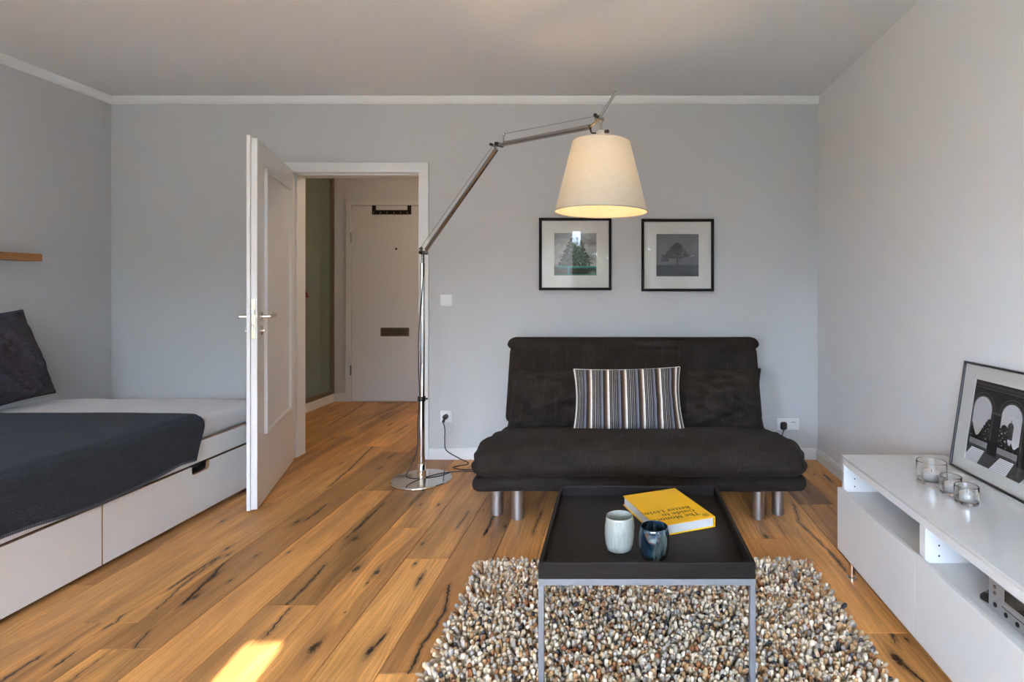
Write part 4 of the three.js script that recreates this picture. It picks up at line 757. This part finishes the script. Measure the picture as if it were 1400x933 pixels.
  obj('lamp_shade', lathe([[0.21, bot], [0.1315, top]], 72).translate(SC[0] - B[0], 0, SC[2] - B[2]), phy({ map: rep(shadeT, 4, 2), roughness: 1, transmission: 0.10, thickness: 0, side: THREE.DoubleSide }), t);
  const ring = (r, y, q) => new THREE.TorusGeometry(r, q, 8, 72).rotateX(Math.PI / 2).translate(SC[0] - B[0], y, SC[2] - B[2]);
  obj('shade_ring', [ring(0.2102, bot, 0.0022)], std({ color: lin(0.42, 0.38, 0.32), roughness: 0.8 }), t);
  obj('shade_ring', [ring(0.1317, top, 0.0018)], std({ color: lin(0.6, 0.56, 0.5), roughness: 0.8 }), t);
  obj('shade_spider', [0, 1, 2].map((i) => { const a = i * 2.094 + 0.4; return rod(w([SC[0], top - 0.004, SC[2]]), w([SC[0] + 0.13 * Math.cos(a), top - 0.003, SC[2] + 0.13 * Math.sin(a)]), 0.0018, 8); }), steel, t);
  obj('bulb_socket', cyl(0.017, 0.017, top - 0.10, top - 0.02, SC[0] - B[0], SC[2] - B[2], 24), whitePlastic, t);
  obj('light_bulb', lathe([[0, -0.075], [0.018, -0.07], [0.029, -0.05], [0.03, -0.035], [0.02, -0.01], [0.014, 0.0]], 28).translate(SC[0] - B[0], top - 0.10, SC[2] - B[2]), std({ color: lin(1, 0.9, 0.7), emissive: lin(1, 0.78, 0.45), emissiveIntensity: 3, roughness: 0.4 }), t);
  const p = new THREE.PointLight(lin(1, 0.64, 0.29), 0.21); p.position.set(SC[0], top - 0.142, SC[2]); p.castShadow = true; p.shadow.radius = 1.4; scene.add(p);
  // flex: inside the head, along the pole, then across the floor to the wall socket
  obj('shade_cord', tube([w(E2), w([E2[0] + 0.004, E2[1] - 0.022, E2[2]]), w([-0.104, 1.89, -2.54]), w([SC[0] - 0.018, top + 0.04, SC[2] + 0.004])], 0.0042, 40, 8), blackPlastic, t);
  obj('power_cord', tube([w([J1[0] + 0.004, J1[1] + 0.0, J1[2] + 0.018]), [0.018, 1.30, 0.017], [0.006, 1.12, 0.022], [-0.008, 0.95, 0.022], [-0.012, 0.70, 0.02], [-0.004, 0.52, 0.026], [-0.016, 0.36, 0.022], [-0.02, 0.20, 0.025], [-0.055, 0.09, 0.05], [-0.07, 0.055, 0.07], [-0.02, 0.028, 0.04], [0.10, 0.027, -0.06], [0.185, 0.012, -0.14], [0.30, 0.004, -0.16], [0.40, 0.004, -0.12], [0.46, 0.010, -0.17]], 0.0034, 200, 8), blackPlastic, t);
  obj('dimmer', softBox(0.075, 0.028, 0.038, 0.012, 10, 6, 6, (v) => { v.x += 0.50; v.y += 0.014; v.z -= 0.19; }), blackPlastic, t);
  obj('power_cord', tube([[0.46, 0.012, -0.20], [0.36, 0.005, -0.235], [0.22, 0.004, -0.2], [0.12, 0.004, -0.25], [0.2, 0.004, -0.33], [0.12, 0.03, -0.37], [0.032, 0.08, -0.385], [0.025, 0.15, -0.38], [0.028, 0.23, -0.37], [0.012, 0.0 + 0.27, -0.385]].map((p, i) => p), 0.0034, 140, 8), blackPlastic, t);
  obj('plug', [rod([0.018, 0.297, -0.437], [0.018, 0.297, -0.405], 0.017, 24), rod([0.018, 0.297, -0.405], [0.012, 0.268, -0.385], 0.007, 12, 0.010)], blackPlastic, t);
}

// ───────────────────────── switches and sockets ─────────────────────────
{
  const s = thing('light_switch', 'white light switch on the wall right of the doorway', 'switch', [-1.168, 1.10, ZB]);
  obj('switch_plate', rbx(-0.040, 0.040, -0.040, 0.040, 0.001, 0.010, 0.003), whitePlastic, s); obj('rocker', rbx(-0.026, 0.026, -0.026, 0.026, 0.006, 0.014, 0.002), whitePlastic, s);
  const o = thing('wall_socket', 'white single wall socket near the floor lamp base', 'socket', [-1.168, 0.297, ZB]);
  const face = (par, x) => { obj('socket_cup', lathe([[0.0, 0.003], [0.019, 0.003], [0.0195, 0.0115], [0.022, 0.012], [0.022, 0.008]], 32).rotateX(Math.PI / 2).translate(x, 0, 0), whitePlastic, par); };
  obj('socket_plate', rbx(-0.040, 0.040, -0.040, 0.040, 0.001, 0.0095, 0.003), whitePlastic, o); face(o, 0);
  const d = thing('double_socket', 'white double wall socket right of the sofa', 'socket', [1.195, 0.243, ZB]);
  obj('socket_plate', rbx(-0.0755, 0.0755, -0.040, 0.040, 0.001, 0.0095, 0.003), whitePlastic, d); face(d, -0.036); face(d, 0.036);
  obj('pin_hole', [0.0275, 0.0445].map((x) => rod([x, 0, 0.003], [x, 0, 0.0045], 0.0028, 10)).concat([tube([[0.024, 0.010, 0.012], [0.030, 0.016, 0.012], [0.042, 0.016, 0.012], [0.048, 0.010, 0.012]], 0.0016, 12, 6)]), std({ color: lin(0.15, 0.15, 0.15), roughness: 0.5, metalness: 0.5 }), d);
  const p = thing('black_plug', 'black plug in the double socket beside the sofa', 'plug', [1.159, 0.240, ZB + 0.010]);
  obj('plug_body', softBox(0.046, 0.056, 0.034, 0.016, 8, 8, 6, (v) => { v.z += 0.017; v.y -= 0.004; }), blackPlastic, p);
  obj('plug_cord', tube([[0, -0.02, 0.03], [-0.02, -0.07, 0.04], [-0.05, -0.14, 0.05], [-0.12, -0.226, 0.03], [-0.4, -0.236, 0.02]], 0.0035, 40, 8), blackPlastic, p);
}

// ───────────────────────── outdoors, seen only as reflections and light ─────────────────────────
{
  const gr = tex(256, 256, (x, y) => { const k = 0.7 + 0.6 * fbm(x / 12, y / 12, 4); return [92 * k, 104 * k, 70 * k]; });
  const g = new THREE.PlaneGeometry(120, 60).rotateX(-Math.PI / 2).translate(0, -0.6, 33); uvm(g);
  const o = obj('lawn', g, std({ map: rep(gr, 0.5), roughness: 1 })); o.userData = { kind: 'structure' };
  const bark = std({ color: lin(0.09, 0.07, 0.055), roughness: 0.95 });
  const leafG = new THREE.BufferGeometry(); leafG.setAttribute('position', new THREE.Float32BufferAttribute([0, 0, 0, 0.06, 0.09, 0.02, 0, 0.2, 0, -0.06, 0.09, 0.02], 3)); leafG.setIndex([0, 1, 2, 0, 2, 3]); leafG.computeVertexNormals();
  const leafM = phy({ color: lin(0.12, 0.17, 0.06), roughness: 0.7, transmission: 0.3, thickness: 0, side: THREE.DoubleSide });
  const hg = thing('added_hedge', 'added dark green hedge hiding bright low sky from the reflections', 'hedge', [0, -0.6, 15]);  // added hedge, unseen: keeps bright horizon sky out of the picture glass
  obj('hedge_body', softBox(22, 2.5, 1.0, 0.25, 160, 22, 8, (v) => { const d = 0.14 * (fbm(v.x * 2.5 + 40, v.y * 3 + v.z * 2 + 9, 4) - 0.5); v.z += Math.sign(v.z) * d; v.y += 1.25 + d; }), std({ color: lin(0.035, 0.055, 0.022), roughness: 1 }), hg);
  const tree = (label, x, z, h, cr, seed, n) => {
    const r = rng(seed), gs = [], t = thing('garden_tree', label, 'tree', [x, -0.6, z], 0, 'trees outside the window'), tips = [];
    const grow = (p, d, len, rad, depth) => { const q = [p[0] + d.x * len, p[1] + d.y * len, p[2] + d.z * len]; gs.push(rod(p, q, rad, depth > 2 ? 8 : 4, rad * 0.72)); if (depth < 3) tips.push(q); if (depth > 0) for (let i = 0; i < 3; i++) { const e = d.clone().add(new THREE.Vector3((r() - 0.5) * cr, (r() - 0.35) * 0.9, (r() - 0.5) * cr)).normalize(); grow(q, e, len * (0.66 + r() * 0.2), rad * 0.62, depth - 1); } };
    grow([0, 0, 0], new THREE.Vector3(0, 1, 0), h, 0.14, 5); obj('branches', gs, bark, t);
    const fo = new THREE.InstancedMesh(leafG, leafM, n); fo.name = 'foliage'; fo.userData.kind = 'stuff'; fo.castShadow = fo.receiveShadow = true; const m = new THREE.Matrix4(), q = new THREE.Quaternion(), e = new THREE.Euler();
    for (let i = 0; i < n; i++) { const p = tips[Math.floor(r() * tips.length)]; e.set(r() * 6.28, r() * 6.28, r() * 6.28); q.setFromEuler(e); const k = 0.7 + r() * 0.9; m.compose(new THREE.Vector3(p[0] + (r() - 0.5) * 0.7, p[1] + (r() - 0.5) * 0.7, p[2] + (r() - 0.5) * 0.7), q, new THREE.Vector3(k, k, k)); fo.setMatrixAt(i, m); }
    t.add(fo);
  };
  tree('broad leafy garden tree outside, left end of the row', -4.4, 12, 0.98, 1.5, 3, 5200); tree('leafy garden tree outside, second in the row', -1.5, 11.4, 0.9, 1.7, 7, 9000); tree('leafy garden tree outside, middle of the row', 0.9, 13.5, 0.94, 1.5, 11, 5200); tree('leafy garden tree outside, fourth in the row', 3.4, 10.8, 0.94, 1.5, 15, 5200); tree('broad leafy garden tree outside, right end of the row', 6.6, 12.5, 1.01, 1.5, 19, 5200);
}

renderer.render(scene, camera);
